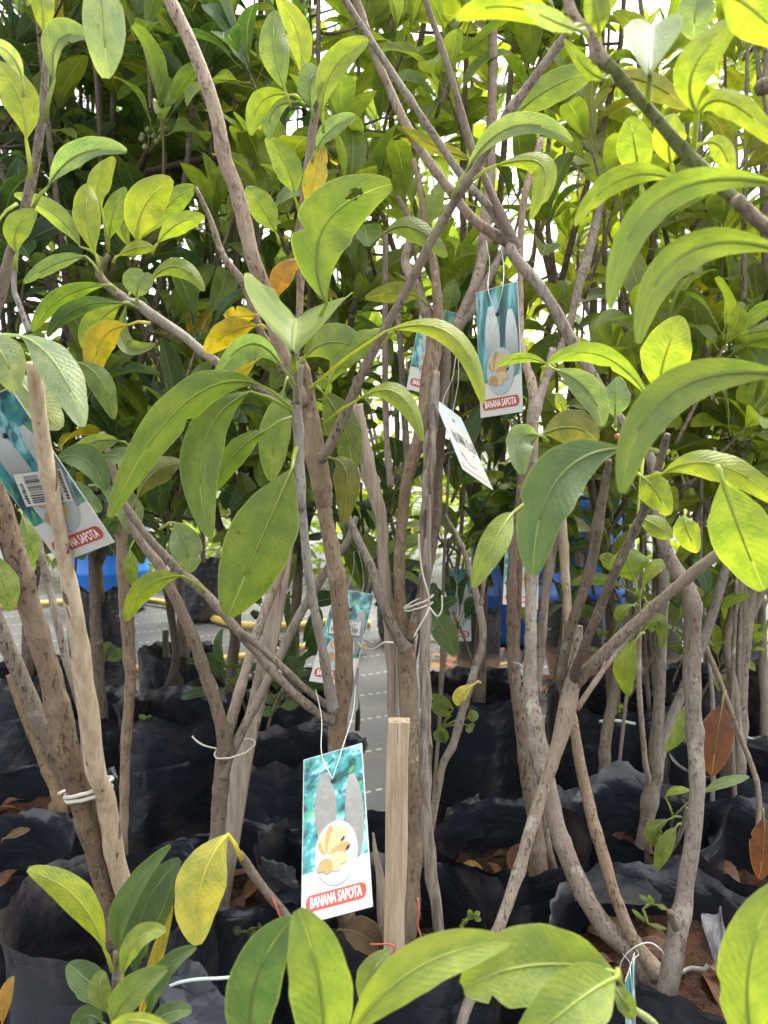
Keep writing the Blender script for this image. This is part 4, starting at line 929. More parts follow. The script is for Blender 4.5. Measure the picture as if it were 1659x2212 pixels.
# ------------------------------------------------------------------ fruit tags
TW, TH = .068, .18
def fit_card(cor, d0, up=False):
    tgt = np.array(cor, float); loc = np.array([(-TW / 2, TH / 2, 0), (TW / 2, TH / 2, 0), (TW / 2, -TH / 2, 0), (-TW / 2, -TH / 2, 0)])
    Rg, Upv, Fw, c0 = (np.array(v) for v in (RIGHT, UP, FWD, CAM))
    def rot(rv):
        a = np.linalg.norm(rv)
        if a < 1e-9: return np.eye(3)
        k = rv / a; Kx = np.array([[0, -k[2], k[1]], [k[2], 0, -k[0]], [-k[1], k[0], 0]])
        return np.eye(3) + math.sin(a) * Kx + (1 - math.cos(a)) * Kx @ Kx
    ctr = tgt.mean(0); xa = (tgt[1] + tgt[2] - tgt[0] - tgt[3]); ya = (tgt[0] + tgt[1] - tgt[2] - tgt[3])
    th = math.atan2(ya[0], -ya[1])
    xv = Rg * math.cos(th) - Upv * math.sin(th); yv = Rg * math.sin(th) + Upv * math.cos(th)
    R0 = np.stack([xv, yv, -Fw], 1)
    lean = 1 if xa[0] * math.sin(th) * 0 + (tgt[1] - tgt[0])[1] > 0 else -1
    best = None; sols = []
    for y0 in (-.5, .5, 1.1, -1.1):
        for x0 in (-.3, .3):
            prm = np.array([*np.array(P(*ctr, d0)), x0, y0, 0.0])
            def proj(p):
                Wd = loc @ (R0 @ rot(p[3:])).T + p[:3] - c0
                z = Wd @ Fw; return np.stack([829.5 + F * (Wd @ Rg) / z, 1106 - F * (Wd @ Upv) / z], 1)
            lam = 1.0
            for _ in range(80):
                r = (proj(prm) - tgt).ravel(); Jm = np.zeros((8, 6))
                for k in range(6):
                    q = prm.copy(); q[k] += 1e-5; Jm[:, k] = ((proj(q) - tgt).ravel() - r) / 1e-5
                st = np.linalg.solve(Jm.T @ Jm + lam * np.diag(np.diag(Jm.T @ Jm) + 1e-6), -Jm.T @ r)
                if ((proj(prm + st) - tgt) ** 2).sum() < (r ** 2).sum(): prm = prm + st; lam *= .5
                else: lam *= 3
            e = ((proj(prm) - tgt) ** 2).sum()
            sols.append((e, prm.copy()))
            if best is None or e < best[0]: best = (e, prm.copy())
    if up: best = max([s for s in sols if s[0] < best[0] * 3 + 200], key=lambda s: (R0 @ rot(s[1][3:]))[2, 2])
    prm = best[1]; return R0 @ rot(prm[3:]), prm[:3]

def text_mesh(s, height, width):
    cu = bpy.data.curves.new('lettering', 'FONT'); cu.body = s; cu.size = 1; cu.offset = .012; cu.resolution_u = 3
    o = bpy.data.objects.new('lettering', cu); COL.objects.link(o)
    bpy.context.view_layer.update()
    me = bpy.data.meshes.new_from_object(o.evaluated_get(bpy.context.evaluated_depsgraph_get()))
    bpy.data.objects.remove(o)
    V = np.array([v.co[:] for v in me.vertices]); Fc = [tuple(p.vertices) for p in me.polygons]
    bpy.data.meshes.remove(me)
    mn, mx = V.min(0), V.max(0)
    V = (V - (mn + mx) / 2) / (mx - mn + 1e-9) * np.array([width, height, 0]); return V, Fc
TXT = text_mesh('BANANA SAPOTA', .0105, .050)

def pose_card(top, bot, d, ximg, tilt):
    """a card whose top leans away from the lens by tilt, turned about its length until its width shows as ximg"""
    a = np.array([top[0] - bot[0], -(top[1] - bot[1])], float); a /= np.linalg.norm(a)
    yv = (np.array(RIGHT) * a[0] + np.array(UP) * a[1]) * math.cos(tilt) + np.array(FWD) * math.sin(tilt)
    p = np.cross(yv, np.array(FWD)); p /= np.linalg.norm(p); q = np.cross(yv, p)
    best = None
    for k in range(360):
        f = 2 * math.pi * k / 360; xv = p * math.cos(f) + q * math.sin(f); n = np.cross(xv, yv)
        if n @ np.array(FWD) > -.05: continue
        e = (xv @ np.array(RIGHT) * TW * F / d - ximg[0]) ** 2 + (-(xv @ np.array(UP)) * TW * F / d - ximg[1]) ** 2
        if best is None or e < best[0]: best = (e, np.stack([xv, yv, n], 1))
    return best[1], np.array(P((top[0] + bot[0]) / 2, (top[1] + bot[1]) / 2, d))
def fruit_tag(label, cor, d0, sticker=None, loop=(), pose=None):
    Rm, tr = pose_card(*pose) if pose else fit_card(cor, d0)
    top = tr + Rm @ np.array([0, TH / 2, 0])
    root = thing('fruit_tag', tuple(tr + Rm @ np.array([0, -TH / 2, 0])), label, 'plant tag', 'hanging fruit tags')
    def W(pts): return [tuple(tr + Rm @ np.array(p)) for p in pts]
    def uvp(u, v, z): return ((u - .5) * TW, (.5 - v) * TH, z)
    def poly(name, pts, z, mat, par=root):
        return mesh_obj(name, W([uvp(u, v, z) for u, v in pts]), [tuple(range(len(pts) - 1, -1, -1))], M[mat], par, None, False)
    def ell(cu, cv, ru, rv, rot=0, n=28, p=1.0):
        out = []
        for k in range(n):
            a = 2 * math.pi * k / n; x, y = ru * TW * math.cos(a) * (abs(math.sin(a)) ** 0 if p == 1 else (1 - .35 * abs(math.sin(a)) ** 3)), rv * TH * math.sin(a)
            out.append((cu + (x * math.cos(rot) - y * math.sin(rot)) / TW, cv + (x * math.sin(rot) + y * math.cos(rot)) / TH))
        return out
    hx, hy, t = TW / 2, TH / 2, .0003
    bx = [(-hx, -hy, -t), (hx, -hy, -t), (hx, hy, -t), (-hx, hy, -t), (-hx, -hy, t), (hx, -hy, t), (hx, hy, t), (-hx, hy, t)]
    mesh_obj('card', W(bx), [(3, 2, 1, 0), (4, 5, 6, 7), (0, 1, 5, 4), (1, 2, 6, 5), (2, 3, 7, 6), (3, 0, 4, 7)], M['card'], root, None, False)
    has_glare = 'edge-on' in label                           # sky glare on this tag is painted as paler print colours
    poly('picture', [(.012, .005), (.988, .005), (.988, .71), (.012, .74)], .0006, 'glare_picture' if has_glare else 'picture')
    def fruit(cu, v0, v1, hw, rot):
        n = 16; pts = []
        for sd in (1, -1):
            for k in range(n + 1):
                s = k / n if sd == 1 else 1 - k / n
                w = hw * math.sin(math.pi * (.06 + .90 * s)) ** .7
                pts.append((cu + sd * w + rot * (s - .5), v0 + (v1 - v0) * s))
        return pts
    poly('printed_fruit', fruit(.37, .14, .66, .175, .03), .0009, 'card' if has_glare else 'fruit')
    poly('printed_fruit', fruit(.82, .20, .72, .145, .03), .0009, 'card' if has_glare else 'fruit')
    ov = poly('printed_oval', ell(.52, .66, .325, .185), .0012, 'card' if has_glare else 'oval')
    for i, (an, ln, wd2, mt) in enumerate([(118, .016, .0042, 'slice'), (101, .024, .0044, 'slice_pale'), (84, .029, .0046, 'slice'), (68, .030, .0050, 'slice_pale'), (50, .028, .0062, 'slice_pale'),
                                          (16, .021, .0058, 'slice'), (-22, .019, .0062, 'slice_pale'), (-58, .017, .0056, 'slice_pale'), (-92, .015, .0050, 'slice'), (-122, .014, .0046, 'slice')]):
        a = R(an); cxm = (.40 - .5) * TW + math.cos(a) * (.003 + ln / 2); cym = (.5 - .675) * TH + math.sin(a) * (.003 + ln / 2)
        poly('printed_slice', ell(cxm / TW + .5, .5 - cym / TH, ln / 2 / TW, wd2 / TH, -a, 20), .0013 + i * .00007, 'glare_slice' if has_glare else mt, ov)
    for (cu, cv) in ((.63, .60), (.70, .655)):
        poly('printed_seed', ell(cu, cv, .042, .007, -.8, 14), .00215, 'ink', ov)
    pl = []
    for cx, a0 in ((.86, -90), (.14, 90)):
        for k in range(9):
            a = R(a0 + 180 * k / 8); pl.append((cx + .075 * math.cos(a), .905 + .042 * math.sin(a)))
    np_ = poly('name_plate', pl, .0009, 'glare_red' if has_glare else 'red')
    V, Fc = TXT; v0 = (.5 - .905) * TH
    mesh_obj('lettering', W([(x, y + v0, .0012) for x, y, z in V]), Fc, M['white_ink'], np_, None, False)
    k2 = [(.505 + .045 * math.cos(a), .215 + .017 * math.sin(a)) for a in np.linspace(0, 6.28, 13)[:-1]]
    poly('tie_hole', k2, .0011, 'ink')
    if sticker:
        cu, cv, w, h, rot, mode = sticker
        ca, sa = math.cos(rot), math.sin(rot)
        def S(x, y, z=.0025): return (((cu - .5) * TW + (x * ca - y * sa)), ((.5 - cv) * TH + (x * sa + y * ca)), z)
        st = mesh_obj('price_sticker', W([S(-w / 2, -h / 2), S(w / 2, -h / 2), S(w / 2, h / 2), S(-w / 2, h / 2)]), [(0, 1, 2, 3)], M['card'], root, None, False)
        rnd = random.Random(5); V, Fc = [], []
        def rect(x0, x1, y0, y1):
            b = len(V); V.extend([S(x0, y0, .0028), S(x1, y0, .0028), S(x1, y1, .0028), S(x0, y1, .0028)]); Fc.append((b, b + 1, b + 2, b + 3))
        x = -w * .42
        while x < w * .42:
            bw = rnd.choice((.0005, .0009, .0015)); rect(x, x + bw, h * .02, h * .32); x += bw + rnd.choice((.0006, .0009, .0013))
        if mode == 'marks':
            for row, y in ((0, .42), (1, -.12), (2, -.28), (3, -.42)):
                x = -w * .42
                while x < w * (.40 if row % 2 else .2):
                    bw = rnd.uniform(.0008, .0022); rect(x, x + bw, h * (y - .04), h * (y - .04) + h * rnd.uniform(.05, .08)); x += bw + rnd.uniform(.0005, .0012)
        mesh_obj('barcode', W(V), Fc, M['ink'], st, None, False)
        if mode == 'words':
            for s, y, x, wd in (('Gree', .42, -.25, .3), ('3864', -.07, -.2, .26), ('POTA', -.23, -.2, .32), ('Le Pri', -.41, -.2, .4)):
                tv, tf = text_mesh(s, h * .11, w * wd)
                mesh_obj('lettering', W([S(p[0] + x * w, p[1] + y * h, .0028) for p in tv]), tf, M['ink'], st, None, False)
    if loop:                                          # the hanger: two strands from the hole to a stem
        h = tr + Rm @ np.array([0, (.5 - .21) * TH, .003])
        for (q, x, y, d) in loop:
            e = np.array(PQ(q, x, y, d)); up = tr + Rm @ np.array([(-.18 if x == loop[0][1] else .18) * TW, TH / 2, .002])
            mid = (up + e) / 2 + np.array([.004, 0, 0])
            V, Fc, U = tube(catmull([(*h, .0005), (*up, .0005), (*mid, .0005), (*e, .0005)], 6), 5, True)
            mesh_obj('hanger', V, Fc, M['wire'], root, U)
    return root
fruit_tag('fruit tag hanging lowest, in front of the bags by the square stake', [(654, 1642), (784, 1605), (804, 1958), (652, 1999)], .82, None, ((0, 682, 1490, 1.0), (0, 768, 1480, 1.02)))
fruit_tag('fruit tag hanging highest, bright and facing forward at the upper right', [(1024, 633), (1122, 607), (1126, 888), (1042, 904)], 1.02, None, ((0, 1050, 520, 1.16), (0, 1075, 510, 1.16)))
fruit_tag('tilted fruit tag with a blurred barcode sticker behind the round stake', [(-103, 889), (20, 839), (250, 1169), (127, 1219)], .82, (.55, .55, .036, .05, -.25 + math.pi * .5, 'marks'), ((3, -60, 300, .9), (3, -80, 280, .9)))
fruit_tag('pale fruit tag with sky glare painted into its print, turned almost edge-on right of the middle trunk', [(952, 862), (990, 846), (1047, 1049), (996, 1028)], 1.1, (.55, .5, .026, .05, math.pi / 2, 'marks'), ((0, 985, 770, 1.2), (0, 990, 765, 1.2)), ((974, 868), (1021, 1040), 1.12, (52, 22), .80))
fruit_tag('fruit tag mostly hidden behind the middle trunk', [(912, 660), (985, 674), (958, 862), (877, 838)], 1.22, None, ((0, 925, 600, 1.25), (0, 935, 600, 1.25)))
fruit_tag('fruit tag with an upside-down price sticker behind the middle sapling', [(711, 1291), (815, 1290), (771, 1466), (669, 1446)], 1.28, (.50, .42, .050, .028, math.pi + .08, 'words'), ((0, 765, 1190, 1.22), (0, 775, 1190, 1.22)), ((763, 1288), (720, 1458), 1.21, (90, 12), .72))
fruit_tag('small fruit tag with a slanted barcode sticker before the muddy bag', [(966, 1230), (1012, 1228), (1021, 1385), (962, 1385)], 1.9, (.5, .58, .030, .052, math.pi / 2 - .25, 'marks'), ((0, 975, 1180, 1.9), (0, 1000, 1180, 1.9)))
fruit_tag('small fruit tag split by the pale trunk before the blue drum', [(1093, 1150), (1164, 1155), (1162, 1318), (1086, 1303)], 1.75, None, ((0, 1110, 1090, 1.75), (0, 1140, 1090, 1.75)))
fruit_tag('teal fruit tag low at the foot of the curved trunk', [(1335, 2098), (1374, 2106), (1380, 2285), (1318, 2275)], 1.0, None, ((0, 1345, 2060, .93), (0, 1375, 2050, .93)), ((1364, 2098), (1362, 2423), .86, (58, 8), .05))

# ------------------------------------------------------------------ ties, string, wire
def cord(name, label, segs, th, mat, cat='string', parts=()):
    pts = [(*PQ(q, x, y, d), th) for q, x, y, d in segs]
    V, Fc, U = tube(catmull(pts, 7), 6, True, .3, 3)
    o = mesh_obj(name, V, Fc, M[mat], None, U, True, None, pts[0][:3]); return tag(o, label, cat)
def loop_tie(label, q, x, y, d, r, th, turns, mat, tails, sq=.8):
    c = PQ(q, x, y, d); root = thing('tie', tuple(c), label, 'tie')
    for k in range(turns):
        V, Fc, U = ring(c + Vector((0, 0, .007 * k)), r * (1 + .03 * k), th, .006 + .003 * k, k + 3, sq); mesh_obj('loop', V, Fc, M[mat], root, U)
    for tl in tails:
        pts = [(*PQ(*p), th * .9) for p in tl]
        V, Fc, U = tube(catmull(pts, 6), 6, True, .2, 2); mesh_obj('tail', V, Fc, M[mat], root, U)
    return root
loop_tie('white plastic tie wrapped twice round the thick trunks and stake', 7, 384, 108, .90, .0265, .0027, 2, 'white_tie', [[(7, 290, 95, .93), (7, 268, 105, .925), (7, 255, 112, .92)]])
loop_tie('pale string bound round the fork and the flat stake', 5, 1015, 1022, 1.145, .030, .0016, 1, 'white_tie', [[(5, 935, 1022, 1.10), (5, 885, 1010, 1.09), (5, 850, 990, 1.09), (5, 830, 968, 1.09)]], 1.3)
loop_tie('white string knotted round the middle trunk and the streaked stick', 6, 150, 408, 1.07, .020, .0014, 2, 'white_tie', [[(6, 195, 405, 1.04), (6, 190, 350, 1.03), (6, 165, 260, 1.03), (6, 152, 150, 1.03), (6, 150, 95, 1.03)], [(6, 195, 410, 1.04), (6, 180, 450, 1.03), (6, 150, 500, 1.03), (6, 130, 540, 1.03)], [(6, 195, 410, 1.04), (6, 230, 450, 1.03), (6, 250, 420, 1.03), (6, 250, 360, 1.03)]])
cord('string', 'white string knotted to the middle trunk and curling left', [(6, 40, 565, 1.02), (6, 0, 565, 1.02), (5, 1620, 590, 1.05), (5, 1570, 590, 1.1), (5, 1545, 560, 1.14)], .0014, 'white_tie')
cord('twine', 'red plastic twine wound on the bare arching twig', [(7, 1175, 555, .93), (7, 1190, 590, .925), (7, 1205, 630, .925), (7, 1222, 665, .93)], .0014, 'twine_red', 'twine')
cord('twine', 'pale green twine running across the front bags', [(7, 715, 950, .9), (7, 780, 925, .88), (7, 860, 912, .87), (7, 960, 908, .86), (7, 1060, 898, .86)], .0019, 'twine_blue', 'twine')
cord('twine', 'frayed pink twine hanging down the square stake', [(8, 145, 560, .95), (8, 150, 610, .945), (8, 146, 680, .945), (8, 160, 730, .945), (8, 152, 770, .945), (8, 175, 800, .945)], .0013, 'twine_red', 'twine')
cord('twine', 'red twine end by the foot of the square stake', [(8, -60, 762, .93), (8, 20, 762, .93), (8, 45, 775, .93), (8, 40, 800, .93), (8, 0, 800, .93)], .0012, 'twine_red', 'twine')
cord('wire', 'white wire loop round the flaking trunk', [(6, 560, 650, 1.24), (6, 590, 660, 1.22), (6, 604, 695, 1.22), (6, 598, 730, 1.22), (6, 575, 735, 1.24)], .0014, 'white_tie', 'wire')
cord('wire', 'clear wire loop round the foot of the curved trunk', [(8, 1010, 890, .94), (8, 1035, 820, .93), (8, 1090, 770, .92), (8, 1150, 755, .92), (8, 1200, 790, .92), (8, 1210, 830, .95)], .0008, 'wire', 'wire')
cord('root_bits', 'pale dry root bits on the soil by the straight smooth sapling', [(8, 1280, 885, .97), (8, 1330, 865, .97), (8, 1380, 870, .96), (8, 1400, 850, .96)], .003, 'white_tie', 'root')
cord('plant_stalk', 'pale green dry stalk lying on the far bag rim', [(6, 930, 905, 1.8), (6, 990, 900, 1.8), (6, 1050, 908, 1.8), (6, 1085, 915, 1.8)], .004, 'twine_blue', 'stalk')

V = [P(x, y, d) for d in (1.22, 1.2215) for x, y in ((757, 1440), (776, 1442), (774, 1530), (767, 1540), (759, 1530))]
pl_ = mesh_obj('plant_label', V, [(4, 3, 2, 1, 0), (5, 6, 7, 8, 9)] + [(i, (i + 1) % 5, 5 + (i + 1) % 5, 5 + i) for i in range(5)], M['card'], None, None, False, None, tuple(P(767, 1540, 1.22)))
tag(pl_, 'blank white plastic label strip behind the middle sapling', 'plant label')

# ------------------------------------------------------------------ hose and drums
def hose(label, pts, r=.023):
    path = catmull([(*on_ground(x, y, .03), r) for x, y in pts], 12)
    V, Fc, U = tube(path, 10, True); o = mesh_obj('garden_hose', V, Fc, M['hose'], None, U, True, None, tuple(path[0][:3])); tag(o, label, 'hose', 'yellow hoses')
hose('yellow hose curving across the far side of the mat', [(-400, 1330), (60, 1306), (250, 1294), (360, 1303), (430, 1326), (520, 1350), (630, 1352), (700, 1345), (800, 1348)], .024)
hose('nearer yellow hose behind the small stump bag', [(120, 1460), (250, 1450), (310, 1444), (400, 1436), (480, 1424), (570, 1412), (660, 1396), (740, 1372)], .020)
def drum(label, dx, d, r, h):
    cx, cy = X(dx, d), d; root = thing('blue_drum', (cx, cy, 0), label, 'drum', 'blue plastic drums')
    prof = [(0, .0), (r * .93, 0), (r * .97, .02), (r, .05), (r, h * .30), (r * 1.025, h * .315), (r * 1.025, h * .345), (r, h * .36), (r, h * .63), (r * 1.025, h * .645), (r * 1.025, h * .675), (r, h * .69), (r, h * .93), (r * .96, h * .97), (r * .88, h), (r * .86, h * .985), (0, h * .985)]
    n = 48; V = [(cx + a * math.cos(2 * math.pi * k / n), cy + a * math.sin(2 * math.pi * k / n), b + .02) for a, b in prof for k in range(n)]
    Fc = [(i * n + k, i * n + (k + 1) % n, (i + 1) * n + (k + 1) % n, (i + 1) * n + k) for i in range(len(prof) - 1) for k in range(n)]
    mt = 'blue_light' if dx < 600 else 'blue'
    mesh_obj('barrel', V, Fc, M[mt], root)
    V, Fc, U = tube(np.array([(cx + r * .9 * math.cos(a), cy + r * .9 * math.sin(a), h + .02, .014) for a in np.linspace(0, 2 * math.pi, 33)]), 8, False)
    mesh_obj('rim', V, Fc, M[mt], root, U)
drum('blue drum behind the pale trunk and the split tag', 1120, 4.3, .27, .82)
drum('blue drum behind the arms of the leaning sapling', 1268, 4.42, .27, .82)
drum('blue drum at the left under the tilted tag', 232, 5.3, .27, .80)

# ------------------------------------------------------------------ trees behind
def in_view(p):
    v = Vector(p) - CAM; z = v.dot(FWD)
    if z < .1: return False, z
    x, y = 829.5 + F * v.x / z, 1106 - F * v.dot(UP) / z
    return (-40 < x < 1700 and -40 < y < 2240), z
def back_tree(label, key, dx, d, top, lo, rx, ncl, tints, seed, size=.14, bark='bark_dark', bcol=(1, 1, 1, 1), nind=200, tr=.017, group='taller saplings behind the front rows'):
    rnd = random.Random(seed); bx, by = X(dx, d), d; bz = BAGS[key].z if key in BAGS else 0.0
    root = thing('sapota_tree', (bx, by, bz), label, 'tree', group)
    pts = []; ax, ay = rnd.uniform(-.06, .06), rnd.uniform(-.03, .08)
    for i in range(7):
        t = i / 6; pts.append((bx + ax * t + .02 * math.sin(t * 7 + seed), by + ay * t, bz - .03 + (top * .93 - bz) * t, tr * (1 - .75 * t) * (1.25 if i == 0 else 1)))
    path = catmull(pts, 7); V, Fc, U = tube(path, 9, True, .2, seed, 12, .3); mesh_obj('trunk', V, Fc, M[bark], root, U, True, bcol)
    nb = 7; arms = [[] for _ in range(nb)]
    cl = []
    while len(cl) < ncl:
        a, r, h = rnd.uniform(0, 2 * math.pi), math.sqrt(rnd.random()), rnd.random()
        rr = rx * r * (.55 + .9 * math.sin(math.pi * (.12 + .8 * h)) ** .8) * (.75 + .5 * noise.noise(Vector((math.cos(a) + seed, math.sin(a), h * 2))))
        p = Vector((bx + ax * h + rr * math.cos(a), by + ay * h + rr * math.sin(a), lo + (top - lo) * h))
        if p.y < 1.42: continue
        cl.append((p, a))
    items = []
    def tp(z):
        k = int(np.argmin(np.abs(path[:, 2] - z))); return path[k]
    for p, a in cl: arms[int(a / (2 * math.pi) * nb) % nb].append(p)
    TV, TF, TU = [], [], []
    for arm in arms:
        if not arm: continue
        arm.sort(key=lambda p: p.z)
        # one limb through the sector, short twigs from it to every leaf whorl
        cen = sum(arm, Vector()) / len(arm); tipp = arm[-1]
        base = tp(max(bz + .25, arm[0].z - .30)); b0 = Vector(base[:3]); r0 = min(base[3] * .75, .010)
        limb = catmull([(*b0, r0), (*b0.lerp(cen, .6), r0 * .85), (*cen, r0 * .65), (*cen.lerp(tipp, .6), r0 * .45), (*tipp, .0026)], 6)
        V, Fc, U = tube(limb, 7, True, .15, seed, 5, .3); mesh_obj('branch', V, Fc, M[bark], root, U, True, bcol)
        for p in arm:
            dd = np.linalg.norm(limb[:, :3] - np.array(p), axis=1) + np.maximum(0, limb[:, 2] - p.z + .03) * 1.5
            k = int(np.argmin(dd)); b0 = Vector(limb[k, :3])
            mid = b0.lerp(p, .55) + Vector((rnd.uniform(-.02, .02), rnd.uniform(-.02, .02), -.02))
            tv, tf, tu = tube(catmull([(*b0, min(.004, limb[k, 3] * .7)), (*mid, .0032), (*p, .0024)], 4), 5, True, .15, seed, 0, .3)
            o = len(TV); TV += tv; TU += tu; TF += [tuple(i + o for i in f) for f in tf]
            ax3 = ((p - mid).normalized() * .8 + Vector((rnd.uniform(-.3, .3), rnd.uniform(-.5, .1), .8))).normalized()
            fr = frame(ax3, (0, 1, .2)); n = rnd.randint(9, 14); ph = rnd.uniform(0, 6)
            base_t = TINT[rnd.choice(tints)]
            for k in range(n):
                az = ph + k * 2.4; el = rnd.uniform(.3, 1.1) + (.5 if k > n * .55 else 0)
                dirv = fr @ Vector((math.cos(el), math.sin(el) * math.cos(az), math.sin(el) * math.sin(az)))
                pos = p - ax3 * (.06 * k / n) + dirv * .012
                m3 = frame(dirv, ax3 + Vector((0, 0, .3)) + Vector((rnd.uniform(-.6, .6), rnd.uniform(-.6, .6), rnd.uniform(-.2, .2))))
                s = size * rnd.uniform(.6, 1.2)
                tt = vary(base_t if rnd.random() < .75 else TINT[rnd.choice(tints)], rnd, .2)
                q_ = rnd.random()
                if q_ < .02: tt = vary(TINT['A'], rnd)
                elif q_ < .07: tt = vary(TINT['O'], rnd)
                items.append((pos + dirv * s * .16, m3, s, rnd.randrange(len(LIB)), tt))
    tw = mesh_obj('twigs', TV, TF, M[bark], root, TU, True, bcol); tw['kind'] = 'stuff'
    sc = []
    for it in items:
        ok, z = in_view(it[0]); sc.append((-it[2] / max(z, .3) if ok else 0, it))
    sc.sort(key=lambda q: q[0]); ind = [q[1] for q in sc[:nind] if q[0] < 0]; ids = {id(q) for q in ind}; rest = [q for q in items if id(q) not in ids]
    for it in ind: leaf_object(root, *it)
    if rest:
        o = leaf_mass('foliage', rest, LIB, root); o['kind'] = 'stuff'
    return root
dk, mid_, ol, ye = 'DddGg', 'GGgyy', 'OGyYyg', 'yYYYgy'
T = {}
for (k, lab, key, dx, d, top, lo, rx, n, tints, kw) in [
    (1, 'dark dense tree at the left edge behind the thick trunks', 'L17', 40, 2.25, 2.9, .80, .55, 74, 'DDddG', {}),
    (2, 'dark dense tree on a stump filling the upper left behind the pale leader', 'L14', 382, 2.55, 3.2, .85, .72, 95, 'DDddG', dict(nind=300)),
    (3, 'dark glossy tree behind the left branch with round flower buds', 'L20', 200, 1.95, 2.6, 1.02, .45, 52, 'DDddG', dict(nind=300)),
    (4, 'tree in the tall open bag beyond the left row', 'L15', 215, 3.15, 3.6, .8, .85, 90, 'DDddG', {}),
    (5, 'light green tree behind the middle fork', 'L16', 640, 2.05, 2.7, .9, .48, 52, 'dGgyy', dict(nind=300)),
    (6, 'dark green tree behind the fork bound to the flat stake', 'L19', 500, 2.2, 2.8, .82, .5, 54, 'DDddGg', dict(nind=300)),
    (7, 'olive leaved tree above the wrinkled bag', 'R8', 1030, 2.02, 2.7, .9, .5, 36, ol, dict(bark='bark', bcol=(.75, .68, .62, 1), nind=300)),
    (8, 'olive and yellow leaved tree above the creased bag', 'R9', 1320, 1.95, 2.6, .88, .5, 33, 'OyyYYg', dict(bark='bark', bcol=(.8, .72, .66, 1), nind=300)),
    (9, 'yellow green tree behind the straight smooth sapling', 'R14', 1500, 2.15, 2.6, .85, .5, 32, ye, dict(bark='bark', nind=300)),
    (10, 'yellow green tree at the right edge in the back row', 'R15', 1690, 2.2, 2.6, .75, .5, 32, ye, dict(bark='bark')),
    (11, 'small tree with a swollen grafted foot at the right', 'R13', 1610, 1.66, 2.1, .85, .32, 26, ye, dict(bark='bark', tr=.026)),
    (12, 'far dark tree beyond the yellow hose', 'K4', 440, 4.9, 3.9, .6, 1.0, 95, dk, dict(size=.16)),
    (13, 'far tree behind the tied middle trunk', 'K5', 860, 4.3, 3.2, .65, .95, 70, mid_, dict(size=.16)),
    (14, 'far tree above the muddy bag by the leaf heap', 'K2', 1245, 3.45, 2.7, .75, .7, 34, ye, {}),
    (15, 'far tree above the black and brown bag', 'K3', 1415, 3.3, 2.7, .85, .7, 32, ye, {}),
    (16, 'far slim tree above the lone muddy bag', 'K1', 1035, 3.3, 2.8, .75, .6, 30, ol, {}),
    (17, 'far tree behind the thin stems at the right edge', 'K6', 1590, 3.4, 3.0, .8, .7, 32, ye, {}),
]: T[k] = back_tree(lab, key, dx, d, top, lo, rx, n, tints, 100 + k, **kw)
# dark limb and flower buds of the glossy tree
stem(T[3], 'limb', [(1, 500, 1110, 40), (1, 545, 850, 46), (1, 590, 765, 40), (1, 760, 715, 36), (1, 930, 680, 34), (1, 1050, 670, 28), (1, 1150, 700, 20)], 1.9, 1.75, mat='bark_dark', color=(.5, .45, .4, 1))
stem(T[3], 'limb', [(1, 545, 850, 40), (1, 600, 740, 40), (1, 640, 650, 30), (1, 650, 590, 16)], 1.85, 1.6, mat='bark_dark', color=(.7, .65, .6, 1))
_r = random.Random(9)
for k in range(9):
    x, y = 650 + _r.uniform(-40, 80), 600 + _r.uniform(-50, 50); c = PQ(1, x, y, 1.58)
    V, Fc, U = tube(np.array([(*(c + Vector((0, 0, .007 * s))), .0008 + .0058 * math.sin(math.pi * (s + 1.05) / 2.1)) for s in np.linspace(-1, 1, 7)]), 8, True)
    b = mesh_obj('flower_bud', V, Fc, M['shoot'], T[3], U)
    V, Fc, U = tube(np.array([(*PQ(1, 645, 660, 1.6), .0014), (*c, .001)]), 4); mesh_obj('bud_stalk', V, Fc, M['shoot'], b, U)
